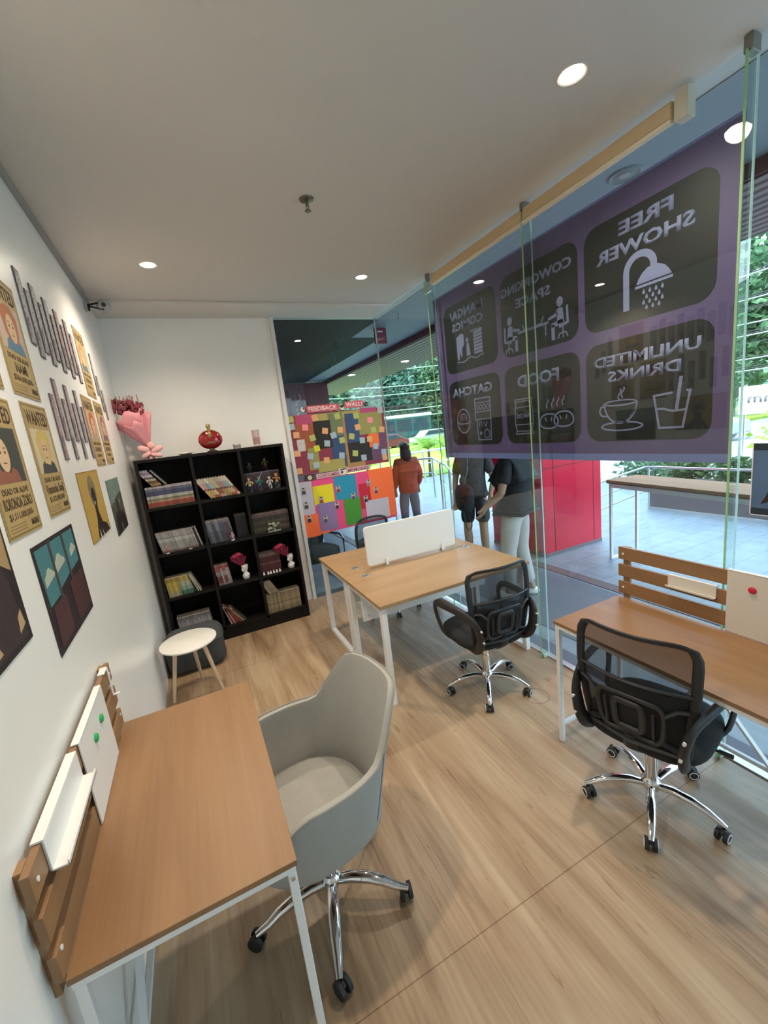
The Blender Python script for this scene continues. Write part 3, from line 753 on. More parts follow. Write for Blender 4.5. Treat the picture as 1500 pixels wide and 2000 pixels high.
# bay 2, top row: zig-zag leaning set
m2 = [cover_mat('spine_tan_%d' % i, [(0, c0), (0.03, c1), (0.085, C(.10, .05, .03)), (0.10, c2), (0.17, C(.62, .58, .45))]) for i, (c0, c1, c2) in enumerate(
    ((C(.50, .33, .16), C(.60, .40, .14), C(.62, .34, .34)), (C(.35, .10, .05), C(.62, .46, .28), C(.30, .42, .48)), (C(.58, .50, .40), C(.35, .12, .07), C(.60, .55, .38))))]
x = 0.135
for k in range(11):
    book(x, YF0, Z1, 0.0215, 0.222, 0.13, m2[(k//2) % 3], 'cream and tan picture-spined comic in the slanting set, top middle bay', 'slanting comics in the top middle bay', lean=R(31)); x += 0.0252
# bay 3, top row
m3 = cover_mat('spine_plum', [(0, C(.035, .02, .03)), (0.06, C(.06, .035, .05)), (0.16, C(.08, .05, .07)), (0.172, C(.20, .16, .20))])
row(BAY[2][0]+0.006, BAY[2][1]-0.03, YF0+0.10, Z1, 0.0142, 0.18, 0.115, m3, 'dark plum comic standing in the row behind the figurines, top right bay', 'dark plum comics behind the figurines')
# bay 1, row 2
m4 = cover_mat('spine_white', [(0, C(.20, .12, .11)), (0.02, C(.36, .35, .34)), (0.10, C(.50, .49, .47)), (0.135, C(.26, .25, .26)), (0.145, C(.40, .38, .40))])
x = row(-0.365, -0.045, YF0+0.01, Z2, 0.0135, 0.195, 0.12, m4, 'white-grey comic in the tight slanting row, second shelf left bay', 'white comics on the second shelf', lean=R(10))
book(x+0.006, YF0+0.01, Z2, 0.009, 0.20, 0.13, cover_mat('spine_black', [(0, C(.03, .03, .03)), (0.1, C(.05, .05, .05))]), 'thin black book at the right end of the white comics', None, lean=R(11))
book(x+0.022, YF0+0.01, Z2, 0.012, 0.20, 0.13, MC['spine_white'], 'last pale book at the divider, right of the thin black book', None, lean=R(11))
# bay 2, row 2
m5 = [cover_mat('spine_navy', [(0, C(.05, .06, .09)), (0.1, C(.08, .09, .15)), (0.19, C(.16, .17, .22))]), cover_mat('spine_slate', [(0, C(.10, .11, .13)), (0.12, C(.17, .18, .22)), (0.2, C(.22, .22, .26))]), cover_mat('spine_mauve', [(0, C(.06, .03, .05)), (0.08, C(.10, .07, .10)), (0.19, C(.20, .18, .22))])]
x = 0.052
for k, w in enumerate((0.02, 0.034, 0.03, 0.036, 0.034, 0.022, 0.03, 0.014)):
    book(x, YF0+0.01, Z2, w, 0.222, 0.15, m5[(0, 1, 0, 1, 0, 2, 2, 1)[k]], ['narrow navy book at the left end of the second shelf middle bay', 'wide slate book, second from the left in the second shelf middle bay', 'navy book between two slate ones in the second shelf middle bay', 'widest slate book in the second shelf middle bay', 'navy book right of the widest slate book, second shelf', 'mauve book behind the pink figurine, left one', 'wider mauve book behind the pink figurine', 'thin slate book closing the middle bay set on the second shelf'][k], 'slate and navy volumes on the second shelf', lean=R(8)); x += (w+0.001)/math.cos(R(8))
row(x+0.03, BAY[1][1]-0.004, YF0+0.10, Z2, 0.018, 0.222, 0.14, [cover_mat('spine_black2', [(0, C(.015, .015, .018)), (0.19, C(.02, .02, .022)), (0.212, C(.14, .14, .15))])], 'black book with pale top edge at the right of the second shelf middle bay', 'black books on the second shelf')
# bay 3, row 2
m6 = cover_mat('spine_brown', [(0, C(.05, .035, .02)), (0.03, C(.10, .08, .045)), (0.06, C(.035, .028, .02)), (0.09, C(.09, .075, .045)), (0.12, C(.035, .025, .02)), (0.165, C(.16, .09, .09))])
row(BAY[2][0]+0.004, BAY[2][1]-0.02, YF0+0.03, Z2, 0.0135, 0.20, 0.12, m6, 'dark brown comic with gold bands in the second shelf right bay', 'brown comics on the second shelf')
# bay 1, row 3
m7 = cover_mat('spine_yellow', [(0, C(.40, .36, .20)), (0.05, C(.52, .40, .08)), (0.145, C(.36, .24, .04))])
x = row(-0.392, -0.265, YF0+0.01, Z3, 0.021, 0.182, 0.13, m7, 'yellow comic at the left of the third shelf', 'yellow comics on the third shelf', lean=R(4))
m7b = cover_mat('spine_green_yellow', [(0, C(.06, .16, .11)), (0.045, C(.28, .36, .28)), (0.085, C(.42, .44, .30)), (0.13, C(.45, .36, .10))])
x = row(x, -0.155, YF0+0.01, Z3, 0.021, 0.182, 0.13, m7b, 'green and yellow comic on the third shelf left bay', 'green comics on the third shelf', lean=R(4))
for k, (w, nm) in enumerate(((0.010, 'spine_black'), (0.014, 'spine_cream'), (0.012, 'spine_cream'))):
    cover_mat('spine_cream', [(0, C(.50, .47, .38)), (0.1, C(.56, .53, .42))])
    book(x+0.010+0.022*k, YF0+0.01, Z3, w, 0.19, 0.13, MC[nm], ['thin black book leaning after the green comics', 'cream book leaning, left of two, third shelf', 'cream book leaning, right of two, third shelf'][k], None, lean=R(14+3*k))
# bay 2, row 3
m8 = [cover_mat('spine_red_grey', [(0, C(.30, .22, .22)), (0.02, C(.18, .05, .05)), (0.09, C(.34, .30, .30)), (0.14, C(.42, .10, .10))]), cover_mat('spine_grey_b', [(0, C(.30, .30, .30)), (0.06, C(.38, .37, .36)), (0.17, C(.20, .05, .05))])]
x = row(0.052, 0.19, YF0+0.02, Z3, 0.0155, 0.20, 0.12, [m8[1], m8[0]], 'grey and dark red comic left of the rose vase, third shelf', 'grey and red comics beside the rose vase', lean=R(5))
# bay 3, row 3
m9 = cover_mat('spine_crimson', [(0, C(.05, .015, .02)), (0.03, C(.10, .02, .03)), (0.10, C(.20, .08, .09)), (0.115, C(.08, .015, .02)), (0.18, C(.18, .12, .12))])
row(BAY[2][0]+0.004, 0.685, YF0+0.04, Z3, 0.0155, 0.215, 0.12, m9, 'dark crimson comic in the third shelf right bay', 'crimson comics on the third shelf')
# bay 1, row 4
m10 = [cover_mat('spine_pale_lilac', [(0, C(.40, .37, .38)), (0.08, C(.46, .43, .44)), (0.15, C(.30, .27, .29))]), cover_mat('spine_pale_b', [(0, C(.36, .35, .36)), (0.10, C(.50, .48, .48)), (0.17, C(.22, .20, .22))])]
row(-0.36, -0.055, YF0+0.01, Z4, 0.0142, 0.205, 0.12, m10, 'pale lilac-grey comic on the bottom shelf behind the side table', 'pale comics on the bottom shelf left bay', lean=R(5))
# bay 2, row 4
cols = [C(.45, .40, .34), C(.30, .04, .04), C(.48, .44, .40), C(.32, .03, .04), C(.30, .05, .05), C(.45, .14, .05), C(.42, .38, .30), C(.12, .09, .07)]
nm_ = ['pale', 'dark red', 'white', 'crimson', 'deep red', 'orange', 'cream', 'brown']
x = 0.088
for k, c in enumerate(cols):
    mm = cover_mat('spine_mix_%d' % k, [(0, c), (0.15, tuple(v*0.8 for v in c)), (0.17, tuple(min(1, v*1.3) for v in c))])
    book(x, YF0+0.02, Z4, 0.0135, 0.20-0.006*(k % 3), 0.12, mm, nm_[k]+' book fanning out in the leaning group on the bottom shelf middle bay', 'fanned books on the bottom shelf', lean=R(14+3.2*k)); x += 0.0165+0.0013*k
# bay 3, row 4
m11 = cover_mat('spine_tan', [(0, C(.30, .24, .15)), (0.05, C(.40, .34, .22)), (0.09, C(.24, .18, .11)), (0.10, C(.38, .31, .19)), (0.16, C(.32, .26, .17))])
row(BAY[2][0]+0.004, BAY[2][1]-0.028, YF0+0.01, Z4, 0.0145, 0.205, 0.12, m11, 'tan comic in the full row of the bottom right bay', 'tan comics in the bottom right bay')
m11b = cover_mat('spine_tan_pale', [(0, C(.34, .29, .20)), (0.06, C(.22, .18, .12)), (0.07, C(.44, .38, .27))])
for k in range(6): book(0.505+0.0172*k, YF0+0.014, Z4+0.2065, 0.0148, 0.165, 0.115, m11b, 'pale tan comic leaning left on top of the tan row', 'tan comics leaning on the tan row', lean=R(27))

# figurines
def figurine(x, y, z, h, body, head, legs, lab, base=BLKP, pose=0, cap=None):
    t = thing('figurine', lab, 'figurine', (x, y, z)); s = h/0.12
    MB().cyl((0, 0, 0), (0, 0, 0.005*s), 0.026*s, n=20).build('stand', base, t)
    m = MB(); m.tube([(-0.010*s, 0, 0.005*s), (-0.013*s, -0.003*s*pose, 0.028*s), (-0.007*s, 0, 0.052*s)], [0.006*s, 0.006*s, 0.008*s], n=8)
    m.tube([(0.012*s, 0, 0.005*s), (0.010*s, 0.004*s, 0.028*s), (0.006*s, 0, 0.052*s)], [0.006*s, 0.006*s, 0.008*s], n=8)
    m.build('legs', mat('fig_'+lab[:14]+'_l', legs, 0.5), t)
    m = MB(); m.tube([(0, 0, 0.048*s), (0.001*s, 0, 0.066*s), (0, 0, 0.084*s), (0, 0, 0.091*s)], [0.013*s, 0.011*s, 0.015*s, 0.006*s], n=10)
    m.tube([(-0.014*s, 0, 0.083*s), (-0.026*s, -0.004*s, 0.070*s+0.01*s*pose), (-0.030*s, -0.014*s, 0.058*s+0.03*s*pose)], [0.006*s, 0.005*s, 0.004*s], n=8)
    m.tube([(0.014*s, 0, 0.083*s), (0.027*s, -0.002*s, 0.072*s), (0.022*s, -0.016*s, 0.062*s)], [0.006*s, 0.005*s, 0.004*s], n=8)
    m.build('torso', mat('fig_'+lab[:14]+'_b', body, 0.5), t)
    MB().ell((0, 0, 0.101*s), 0.011*s, 0.011*s, 0.013*s, n=12, m=8).build('head', mat('fig_'+lab[:14]+'_h', (0.45, 0.30, 0.20), 0.5), t)
    m = MB(); m.ell((0, 0.003*s, 0.107*s), 0.014*s, 0.013*s, 0.012*s, n=12, m=8)
    for k in range(6): a = R(60*k); m.cyl((0.008*s*math.cos(a), 0.004*s+0.007*s*math.sin(a), 0.108*s), (0.017*s*math.cos(a), 0.004*s+0.014*s*math.sin(a), 0.118*s), 0.005*s, 0.001*s, n=6)
    m.build('hair', mat('fig_'+lab[:14]+'_r', head, 0.6), t)
    return t
zt = Z1+0.1808
figurine(0.548, YF0+0.155, zt, 0.10, C(.10, .10, .11), C(.12, .12, .13), C(.05, .05, .05), 'grey figurine standing on the plum comics, left of two')
figurine(0.705, YF0+0.155, zt, 0.135, C(.10, .12, .03), C(.02, .02, .02), C(.10, .03, .03), 'olive figurine standing on the plum comics, right of two')
figurine(0.505, YF0+0.03, Z1, 0.145, C(.42, .36, .18), C(.16, .09, .05), C(.03, .03, .12), 'cream-bodied figurine, leftmost of the front four in the top right bay')
t = figurine(0.602, YF0+0.035, Z1, 0.14, C(.02, .16, .14), C(.04, .16, .13), C(.03, .04, .12), 'teal figurine holding a raised stick in the top right bay', pose=1)
MB().cyl((-0.03, -0.012, 0.075), (0.04, -0.02, 0.185), 0.0025, n=6).build('stick', mat('stick_grey', (0.35, 0.35, 0.36), 0.4), t)
figurine(0.703, YF0+0.035, Z1, 0.125, C(.55, .50, .50), C(.45, .40, .40), C(.50, .46, .46), 'small white figurine in the top right bay')
figurine(0.775, YF0+0.04, Z1, 0.15, C(.45, .20, .06), C(.40, .14, .04), C(.04, .10, .12), 'orange figurine, rightmost of the front four in the top right bay', pose=1)
figurine(-0.325, YF0-0.008, Z2, 0.075, C(.50, .22, .15), C(.45, .22, .16), C(.35, .15, .10), 'small red and white figurine on a pale disc, second shelf left', base=PAPER)
figurine(-0.13, YF0-0.008, Z2, 0.07, C(.20, .20, .22), C(.12, .12, .12), C(.15, .15, .16), 'small dark figurine on a pale disc, second shelf left bay', base=PAPER)
figurine(0.255, YF0-0.006, Z2, 0.078, C(.60, .35, .40), C(.55, .25, .30), C(.45, .35, .40), 'pink and white figurine on a pale disc, second shelf middle bay', base=PAPER)
# grey model cluster
t = thing('model_kit', 'small grey-green jagged model in front of the brown comics', 'model', (0.665, YF0+0.008, Z2))
gm = mat('model_grey', (0.22, 0.24, 0.20), 0.6, noise=0.4, scale=60)
m = MB(); m.box(-0.065, 0.065, -0.012, 0.014, 0, 0.012); m.build('base', gm, t, bevel=0.002)
m = MB()
for k in range(16): m.ell((random.uniform(-0.055, 0.055), random.uniform(-0.006, 0.008), random.uniform(0.02, 0.085)), random.uniform(.010, .02), .010, random.uniform(.008, .018), n=7, m=5)
m.build('scenery', gm, t)
# row of white trinkets in front of the crimson comics
for k, lx in enumerate((0.487, 0.530, 0.556, 0.588, 0.618, 0.650)):
    t = thing('trinket', ['small white trinket, leftmost in front of the crimson comics', 'second white trinket in front of the crimson comics', 'third white trinket in front of the crimson comics', 'fourth white trinket in front of the crimson comics', 'fifth white trinket in front of the crimson comics', 'rightmost white trinket in front of the crimson comics'][k], 'ornament', (lx, YF0+0.012, Z3), group='white trinkets on the third shelf')
    MB().lathe([(0, 0), (0.010, 0), (0.011, 0.008), (0.006, 0.018), (0, 0.020)], n=12).build('body', PAPER, t)
    MB().ell((0, 0, 0.025), 0.007, 0.007, 0.007, n=10, m=6).build('head', PAPER, t)
# rose vases
PV = mat('porcelain_white', (0.66, 0.64, 0.62), 0.25); ROSE = mat('crimson_rose', (0.30, 0.012, 0.05), 0.7, noise=0.3, scale=40)
def rose(m, c, r):
    for j in range(4):
        rr = r*(0.3+0.24*j)
        for k in range(3+j):
            a = 2*PI*k/(3+j)+j*0.7; p = Vector(c)+Vector((rr*math.cos(a)*0.8, rr*math.sin(a)*0.8, -0.12*r*j))
            m.ell(p, rr*0.62, rr*0.62, r*0.75, n=8, m=5)
def rosevase(x, z, lean, lab):
    t = thing('rose_vase', lab, 'vase', (x, YF0+0.05, z))
    MB().lathe([(0, 0), (0.026, 0.0), (0.036, 0.020), (0.034, 0.045), (0.020, 0.066), (0.018, 0.078), (0.030, 0.105), (0.034, 0.135), (0.028, 0.150), (0.024, 0.148), (0, 0.12)], n=28).build('vase', PV, t)
    m = MB().ell((-0.022, -0.016, 0.100), 0.016, 0.013, 0.022, n=10, m=8).ell((0.02, -0.02, 0.045), 0.016, 0.014, 0.018, n=10, m=8).ell((-0.012, -0.03, 0.03), 0.012, 0.01, 0.016, n=10, m=8)
    m.build('moulded_ornament', PV, t)
    m = MB()
    for k in range(5):
        a = 2*PI*k/5; m.tube([(0, 0, 0.12), (lean*0.5+0.012*math.cos(a), 0.012*math.sin(a), 0.19), (lean+0.035*math.cos(a), 0.03*math.sin(a), 0.25+0.01*k)], 0.0025, n=5)
    m.build('stems', mat('rose_stem', (0.06, 0.10, 0.03), 0.7), t)
    for k in range(6):
        a = 2*PI*k/6; rr = 0.036 if k else 0; m = MB(); rose(m, (0, 0, 0), 0.023); o = m.build('rose', ROSE, t)
        o.location = (lean*(0.75+0.1*k)+rr*math.cos(a), rr*0.8*math.sin(a), 0.205+0.014*k)
    m = MB()
    for k in range(7):
        a = 2*PI*k/7; m.cyl((lean*0.3, 0, 0.135), (lean+0.062*math.cos(a), 0.045*math.sin(a), 0.235+0.02*(k % 2)), 0.006, 0.024, n=8, cap=False)
    m.build('wrapping', mat('crimson_wrap', (0.24, 0.015, 0.05), 0.6), t)
rosevase(0.318, Z3, -0.05, 'white cherub vase of crimson roses in the third shelf middle bay')
rosevase(0.782, Z3, -0.085, 'white cherub vase of crimson roses in the third shelf right bay')

# ---- things on top of the shelf
ZT = 1.8565
t = thing('bouquet', 'pink paper bouquet of dried crimson flowers standing on the bookshelf corner', 'bouquet', (-0.325, 4.42, ZT))
PK = mat('pink_wrap', (0.72, 0.30, 0.34), 0.6, noise=0.12, scale=9); PK2 = mat('pink_bow', (0.80, 0.44, 0.42), 0.5, noise=0.1, scale=14)
def cone(m, c0, c1, r0, r1, a0, a1, wav=0.02, n=18, tw=0):
    A, B = [], []
    d = (Vector(c1)-Vector(c0)).normalized(); s = d.cross(Vector((0, 1, 0))).normalized(); u = s.cross(d)
    G = []
    for j in range(7):
        q = j/6; c = Vector(c0).lerp(Vector(c1), q); r = r0+(r1-r0)*q
        G.append([m.b.verts.new(c+s*math.cos(R(a0+(a1-a0)*i/n))*r+u*math.sin(R(a0+(a1-a0)*i/n))*r*0.75+d*wav*q*math.sin(i*1.15+tw)) for i in range(n+1)])
    for j in range(6):
        for i in range(n): m._f([G[j][i], G[j][i+1], G[j+1][i+1], G[j+1][i]])
ax0, ax1 = (0.03, 0, 0.12), (-0.085, -0.01, 0.405)
m = MB(); cone(m, ax0, ax1, 0.028, 0.150, 185, 400, 0.028); o = m.build('paper_wrap', PK, t); o.modifiers.new('s', 'SOLIDIFY').thickness = 0.0025
m = MB(); cone(m, (0.03, -0.012, 0.12), (-0.05, -0.055, 0.33), 0.022, 0.10, -160, 20, 0.02, tw=1); o = m.build('paper_wrap', PK, t); o.modifiers.new('s', 'SOLIDIFY').thickness = 0.0025
m = MB(); cone(m, (0.035, -0.005, 0.12), (0.085, -0.02, 0.41), 0.02, 0.05, -120, 110, 0.02, tw=2); o = m.build('paper_wrap', PK, t); o.modifiers.new('s', 'SOLIDIFY').thickness = 0.0025
m = MB(); fm = mat('dried_crimson', (0.20, 0.03, 0.045), 0.8, noise=0.5, scale=50)
for k in range(90):
    a, rr = random.uniform(0, 2*PI), math.sqrt(random.random())*0.125
    c = Vector((-0.085+rr*math.cos(a)*1.15, -0.015+rr*math.sin(a)*0.7, 0.462+random.uniform(-0.05, 0.06)-0.25*(rr*math.cos(a))))
    m.ell(c, random.uniform(.012, .022), random.uniform(.010, .018), random.uniform(.014, .032), n=7, m=5)
m.build('dried_flowers', fm, t)
m = MB()
for k in range(26):
    a, rr = random.uniform(0, 2*PI), random.uniform(0.02, 0.12)
    p = Vector((-0.08+rr*math.cos(a), -0.012+rr*math.sin(a)*0.7, 0.46)); m.tube([p, p+Vector((random.uniform(-.03, .02), random.uniform(-.02, .02), random.uniform(.06, .11)))], [0.002, 0.004], n=5)
m.build('dried_sprigs', mat('dry_sprig', (0.34, 0.12, 0.11), 0.8), t)
m = MB(); m.cyl((0.03, 0, 0.0), (0.03, 0, 0.13), 0.030, 0.024, n=14); m.build('stem_wrap', PK2, t)
m = MB()
for (dx, dz, rx, rz_, an) in ((-0.045, 0.085, 0.05, 0.028, 20), (0.06, 0.07, 0.055, 0.026, -25), (-0.03, 0.03, 0.045, 0.022, -30), (0.05, 0.02, 0.05, 0.02, 15), (0.02, 0.11, 0.035, 0.03, 60)):
    m.ell((0.03+dx, -0.03, dz+0.01), rx, 0.018, rz_, n=14, m=8, e=0.8, M=Matrix.Rotation(R(an), 3, 'Y'))
m.build('ribbon_bow', PK2, t)

t = thing('red_flask', 'round red glass flask with a gold stopper on a dark stand on the bookshelf', 'bottle', (0.232, 4.38, ZT))
RG = mat('red_glass', (0.24, 0.006, 0.008), 0.08, spec=0.8); GO = mat('old_gold', (0.40, 0.27, 0.10), 0.3, metal=0.8)
MB().ell((0, 0, 0.112), 0.108, 0.036, 0.088, n=32, m=16).build('flask_body', RG, t)
m = MB(); m.lathe([(0, 0), (0.048, 0), (0.050, 0.006), (0.026, 0.014), (0.020, 0.03), (0, 0.03)], n=24, sy=0.7); m.build('stand', mat('dark_stand', (0.05, 0.03, 0.02), 0.4), t)
m = MB(); m.lathe([(0, 0.185), (0.018, 0.185), (0.020, 0.20), (0.014, 0.214), (0.017, 0.226), (0.022, 0.24), (0.016, 0.256), (0.006, 0.262), (0, 0.263)], n=18); m.build('stopper', GO, t)
m = MB(); m.ell((0, -0.026, 0.155), 0.022, 0.018, 0.036, n=14, m=10); m.build('gilt_shoulder', GO, t)
m = MB(); m.box(-0.034, 0.034, -0.040, -0.034, 0.078, 0.086); m.box(-0.030, 0.030, -0.040, -0.034, 0.092, 0.098); m.build('label_bars', GO, t)
for s in (-1, 1): MB().tube([(s*0.10, -0.004, 0.11), (s*0.085, -0.014, 0.165), (s*0.05, -0.02, 0.192), (s*0.012, -0.02, 0.205)], 0.004, n=6).build('gilt_rib', GO, t)

t = thing('glass_tumbler', 'clear glass tumbler with pink base on top of the bookshelf', 'glass', (0.652, 4.36, ZT))
MB().lathe([(0, 0.002), (0.034, 0.002), (0.039, 0.16), (0.0365, 0.16), (0.032, 0.02), (0, 0.02)], n=28).build('tumbler', glass_mat('cup_glass', (0.93, 0.86, 0.85), 0.08), t)
MB().lathe([(0, 0.021), (0.030, 0.021), (0.033, 0.085), (0, 0.085)], n=24).build('pink_fill', veil_mat('pink_wax', (0.72, 0.36, 0.36), 0.55, 0.4), t)
t = thing('small_cube', 'tiny black and white lettered cube beside the red flask', 'ornament', (0.455, 4.33, ZT))
MB().box(-0.030, 0.030, -0.02, 0.02, 0, 0.042).build('cube_body', mat('clear_grey', (0.42, 0.40, 0.37), 0.3), t, bevel=0.002)
MB().box(-0.032, -0.027, -0.022, 0.022, 0, 0.044).box(0.027, 0.032, -0.022, 0.022, 0, 0.044).build('dark_edge', BLKP, t)
lettering('lettering', 'NTU', lambda u, v, l=0: (u, -0.0205-l, v), 0, 0.010, 0.022, INK, t, width=0.042)
t = thing('white_dish', 'small flat white dish on the bookshelf between bouquet and red flask', 'dish', (-0.005, 4.36, ZT))
MB().lathe([(0, 0), (0.045, 0), (0.065, 0.014), (0.062, 0.016), (0.042, 0.005), (0, 0.005)], n=28).build('dish', PV, t)
MB().ell((0.0, 0, 0.016), 0.028, 0.02, 0.010, n=12, m=8).build('soap', PV, t)

# ================================================================== PRINTS ON THE LEFT WALL
TAN = mat('aged_paper', (0.44, 0.31, 0.13), 0.6, noise=0.18, scale=14); TAN2 = mat('dark_aged_paper', (0.23, 0.155, 0.055), 0.6)
BRN = mat('brown_ink', (0.075, 0.045, 0.02), 0.6); CREAM = mat('cream_print', (0.62, 0.50, 0.32), 0.6); SKIN = mat('print_skin', (0.66, 0.45, 0.28), 0.6)
WH2 = mat('print_white', (0.72, 0.68, 0.60), 0.6)
def wanted(y, z, lab, bgc, hairc, coatc, name, price, var=0, w=0.30, h=0.43):
    t = thing('bounty_poster', lab, 'poster', (XL+0.0015, y, z), group=None)
    pl = lambda u, v, l=0: (l, u, v)
    sheet(pl, [rect(0, w, 0, h)], 0, 0.0012).build('paper_sheet', TAN, t, smooth=False)
    sheet(pl, [rect(0.006, 0.012, 0.006, h-0.006), rect(w-0.012, w-0.006, 0.006, h-0.006), rect(0.012, w-0.012, 0.006, 0.012), rect(0.012, w-0.012, h-0.012, h-0.006)], 0.0012, 0.0014).build('printed_border', TAN2, t, smooth=False)
    lettering('lettering', 'WANTED', pl, w/2, h-0.078, 0.052, BRN, t, width=w*0.84, lift=0.0013, bold=0.02)
    px0, px1, pz0, pz1 = 0.028, w-0.028, 0.165, 0.335
    bgm = mat('print_bg_%s' % name, bgc, 0.6, noise=0.12, scale=12); hm = mat('print_hair_%s' % name, hairc, 0.6, noise=0.15, scale=20); cm = mat('print_coat_%s' % name, coatc, 0.6, noise=0.2, scale=20)
    p = sheet(pl, [rect(px0, px1, pz0, pz1)], 0.0012, 0.0015).build('portrait_print', bgm, t, smooth=False)
    cx = w/2 + (0.01, -0.02, 0.0, 0.015)[var % 4]; cz = 0.262
    clip = lambda P: [(min(max(a, px0), px1), min(max(b, pz0), pz1)) for a, b in P]
    sheet(pl, [clip([(cx-0.095, pz0), (cx-0.075, 0.20), (cx-0.03, 0.222), (cx+0.03, 0.222), (cx+0.08, 0.20), (cx+0.10, pz0)])], 0.0015, 0.0018).build('coat_print', cm, p, smooth=False)
    hp = [(cx+0.075*math.cos(R(a))*(1+0.16*((i % 2))), cz+0.008+0.068*math.sin(R(a))*(1+0.16*((i+1) % 2))) for i, a in enumerate(range(0, 360, 24))]
    sheet(pl, [clip(hp)], 0.0018, 0.0020).build('hair_print', hm, p, smooth=False)
    sheet(pl, [clip(oval(cx, cz-0.012, 0.044, 0.052))], 0.0020, 0.0022).build('face_print', SKIN, p, smooth=False)
    sheet(pl, [oval(cx-0.018, cz-0.004, 0.007, 0.005, 10), oval(cx+0.018, cz-0.004, 0.007, 0.005, 10), rect(cx-0.028, cx-0.010, cz+0.008, cz+0.011), rect(cx+0.010, cx+0.028, cz+0.008, cz+0.011), rect(cx-0.014, cx+0.014, cz-0.038, cz-0.035)], 0.0022, 0.0024).build('features_print', BRN, p, smooth=False)
    lettering('lettering', 'DEAD OR ALIVE', pl, w/2, 0.132, 0.018, BRN, t, width=w*0.72, lift=0.0013, bold=0.015)
    if price:
        lettering('lettering', name, pl, w/2, 0.088, 0.034, BRN, t, width=w*(0.80 if len(name) > 5 else 0.4), lift=0.0013, bold=0.02)
        lettering('lettering', price, pl, w/2, 0.056, 0.020, BRN, t, width=w*0.70, lift=0.0013, bold=0.01)
    else:
        sheet(pl, [rect(w*0.18+k*w*0.08, w*0.18+k*w*0.08+w*(0.05+0.012*(k % 2)), 0.090, 0.118) for k in range(8)], 0.0012, 0.0015).build('blurred_name', BRN, t, smooth=False)
        sheet(pl, [rect(w*0.22+k*w*0.06, w*0.22+k*w*0.06+w*0.04, 0.056, 0.074) for k in range(9)], 0.0012, 0.0015).build('blurred_price', BRN, t, smooth=False)
    lettering('lettering', 'MARINE', pl, w-0.055, 0.022, 0.020, BRN, t, width=0.07, lift=0.0013, bold=0.02)
    sheet(pl, [rect(0.03, w*0.55, 0.020+0.009*k, 0.0225+0.009*k) for k in range(3)], 0.0012, 0.0015).build('small_print', TAN2, t, smooth=False)
    return t
wanted(1.905, 2.150, 'upper tan wanted poster left of the upper comic strips', C(.55, .42, .34), C(.42, .14, .06), C(.10, .22, .32), 'NAMI', '$366,000,000-', 0)
wanted(1.508, 1.685, 'tan wanted poster cut by the left frame edge, dark haired portrait', C(.05, .055, .05), C(.04, .05, .04), C(.28, .10, .06), 'RORONOA ZORO', '$1,111,000,000-', 1)
wanted(1.925, 1.697, 'lower tan wanted poster with a yellow haired portrait', C(.60, .52, .34), C(.60, .45, .12), C(.05, .05, .06), 'Vinsmoke Sanji', '$1,032,000,000-', 2)
wanted(1.515, 2.150, 'tan wanted poster at the left frame edge above the dark haired one', C(.45, .28, .16), C(.05, .04, .03), C(.50, .08, .05), 'plain_l', '', 3)
wanted(3.325, 2.315, 'highest small wanted poster near the back corner', C(.50, .38, .22), C(.40, .22, .08), C(.12, .16, .22), 'plain_b', '', 1)
wanted(3.062, 1.858, 'wanted poster with red haired portrait right of the lower comic strips', C(.52, .40, .26), C(.50, .10, .04), C(.40, .30, .20), 'plain_f', '', 0)
wanted(3.435, 1.862, 'rightmost wanted poster on the left wall above the bookshelf gap', C(.50, .38, .28), C(.25, .10, .10), C(.20, .10, .12), 'plain_r', '', 3)

def landscape(y0, y1, z0, z1, lab, base, shapes):
    t = thing('art_print', lab, 'poster', (XL+0.0015, y0, z0)); pl = lambda u, v, l=0: (l, u*(y1-y0), v*(z1-z0))
    sheet(pl, [rect(0, 1, 0, 1)], 0, 0.0015).build('paper_sheet', base, t, smooth=False)
    for i, (nm, m, P) in enumerate(shapes): sheet(pl, P, 0.0015+0.0003*i, 0.0019+0.0003*i).build(nm, m, t, smooth=False)
    return t
DK = mat('print_near_black', (0.022, 0.014, 0.016), 0.45); MAR = mat('print_maroon', (0.075, 0.028, 0.030), 0.45, noise=0.3, scale=5); TEAL = mat('print_teal', (0.06, 0.21, 0.24), 0.5, noise=0.12, scale=6)
CLD = mat('print_cloud', (0.46, 0.50, 0.40), 0.5, noise=0.1, scale=10); BR3 = mat('print_window_post', (0.07, 0.055, 0.05), 0.5)
cloud = lambda cx, cz, s: [(cx+s*math.cos(R(a))*(1+0.14*math.sin(R(a*5))), cz+0.9*s*math.sin(R(a))*(1+0.10*math.cos(R(a*4)))) for a in range(0, 180, 12)]+[(cx-s*1.1, cz-0.05)]
landscape(1.638, 2.160, 1.262, 1.640, 'dark train carriage window print with clouds, above the desk screen', DK, [
    ('sky_print', TEAL, [[(0.06, 0.44), (0.30, 0.46), (0.30, 0.96), (0.03, 0.96)], [(0.345, 0.50), (0.62, 0.56), (0.62, 0.96), (0.345, 0.96)], [(0.665, 0.56), (0.93, 0.60), (0.95, 0.96), (0.665, 0.96)]]),
    ('cloud_print', CLD, [cloud(0.19, 0.66, 0.10), cloud(0.45, 0.70, 0.12), cloud(0.84, 0.74, 0.08)]),
    ('seat_print', MAR, [[(0.06, 0.05), (0.40, 0.06), (0.40, 0.43), (0.10, 0.42)], [(0.56, 0.06), (0.96, 0.08), (0.94, 0.50), (0.56, 0.48)]]),
    ('post_print', BR3, [rect(0.30, 0.345, 0.42, 0.98)]), ('post_print', BR3, [rect(0.62, 0.665, 0.48, 0.98)])])
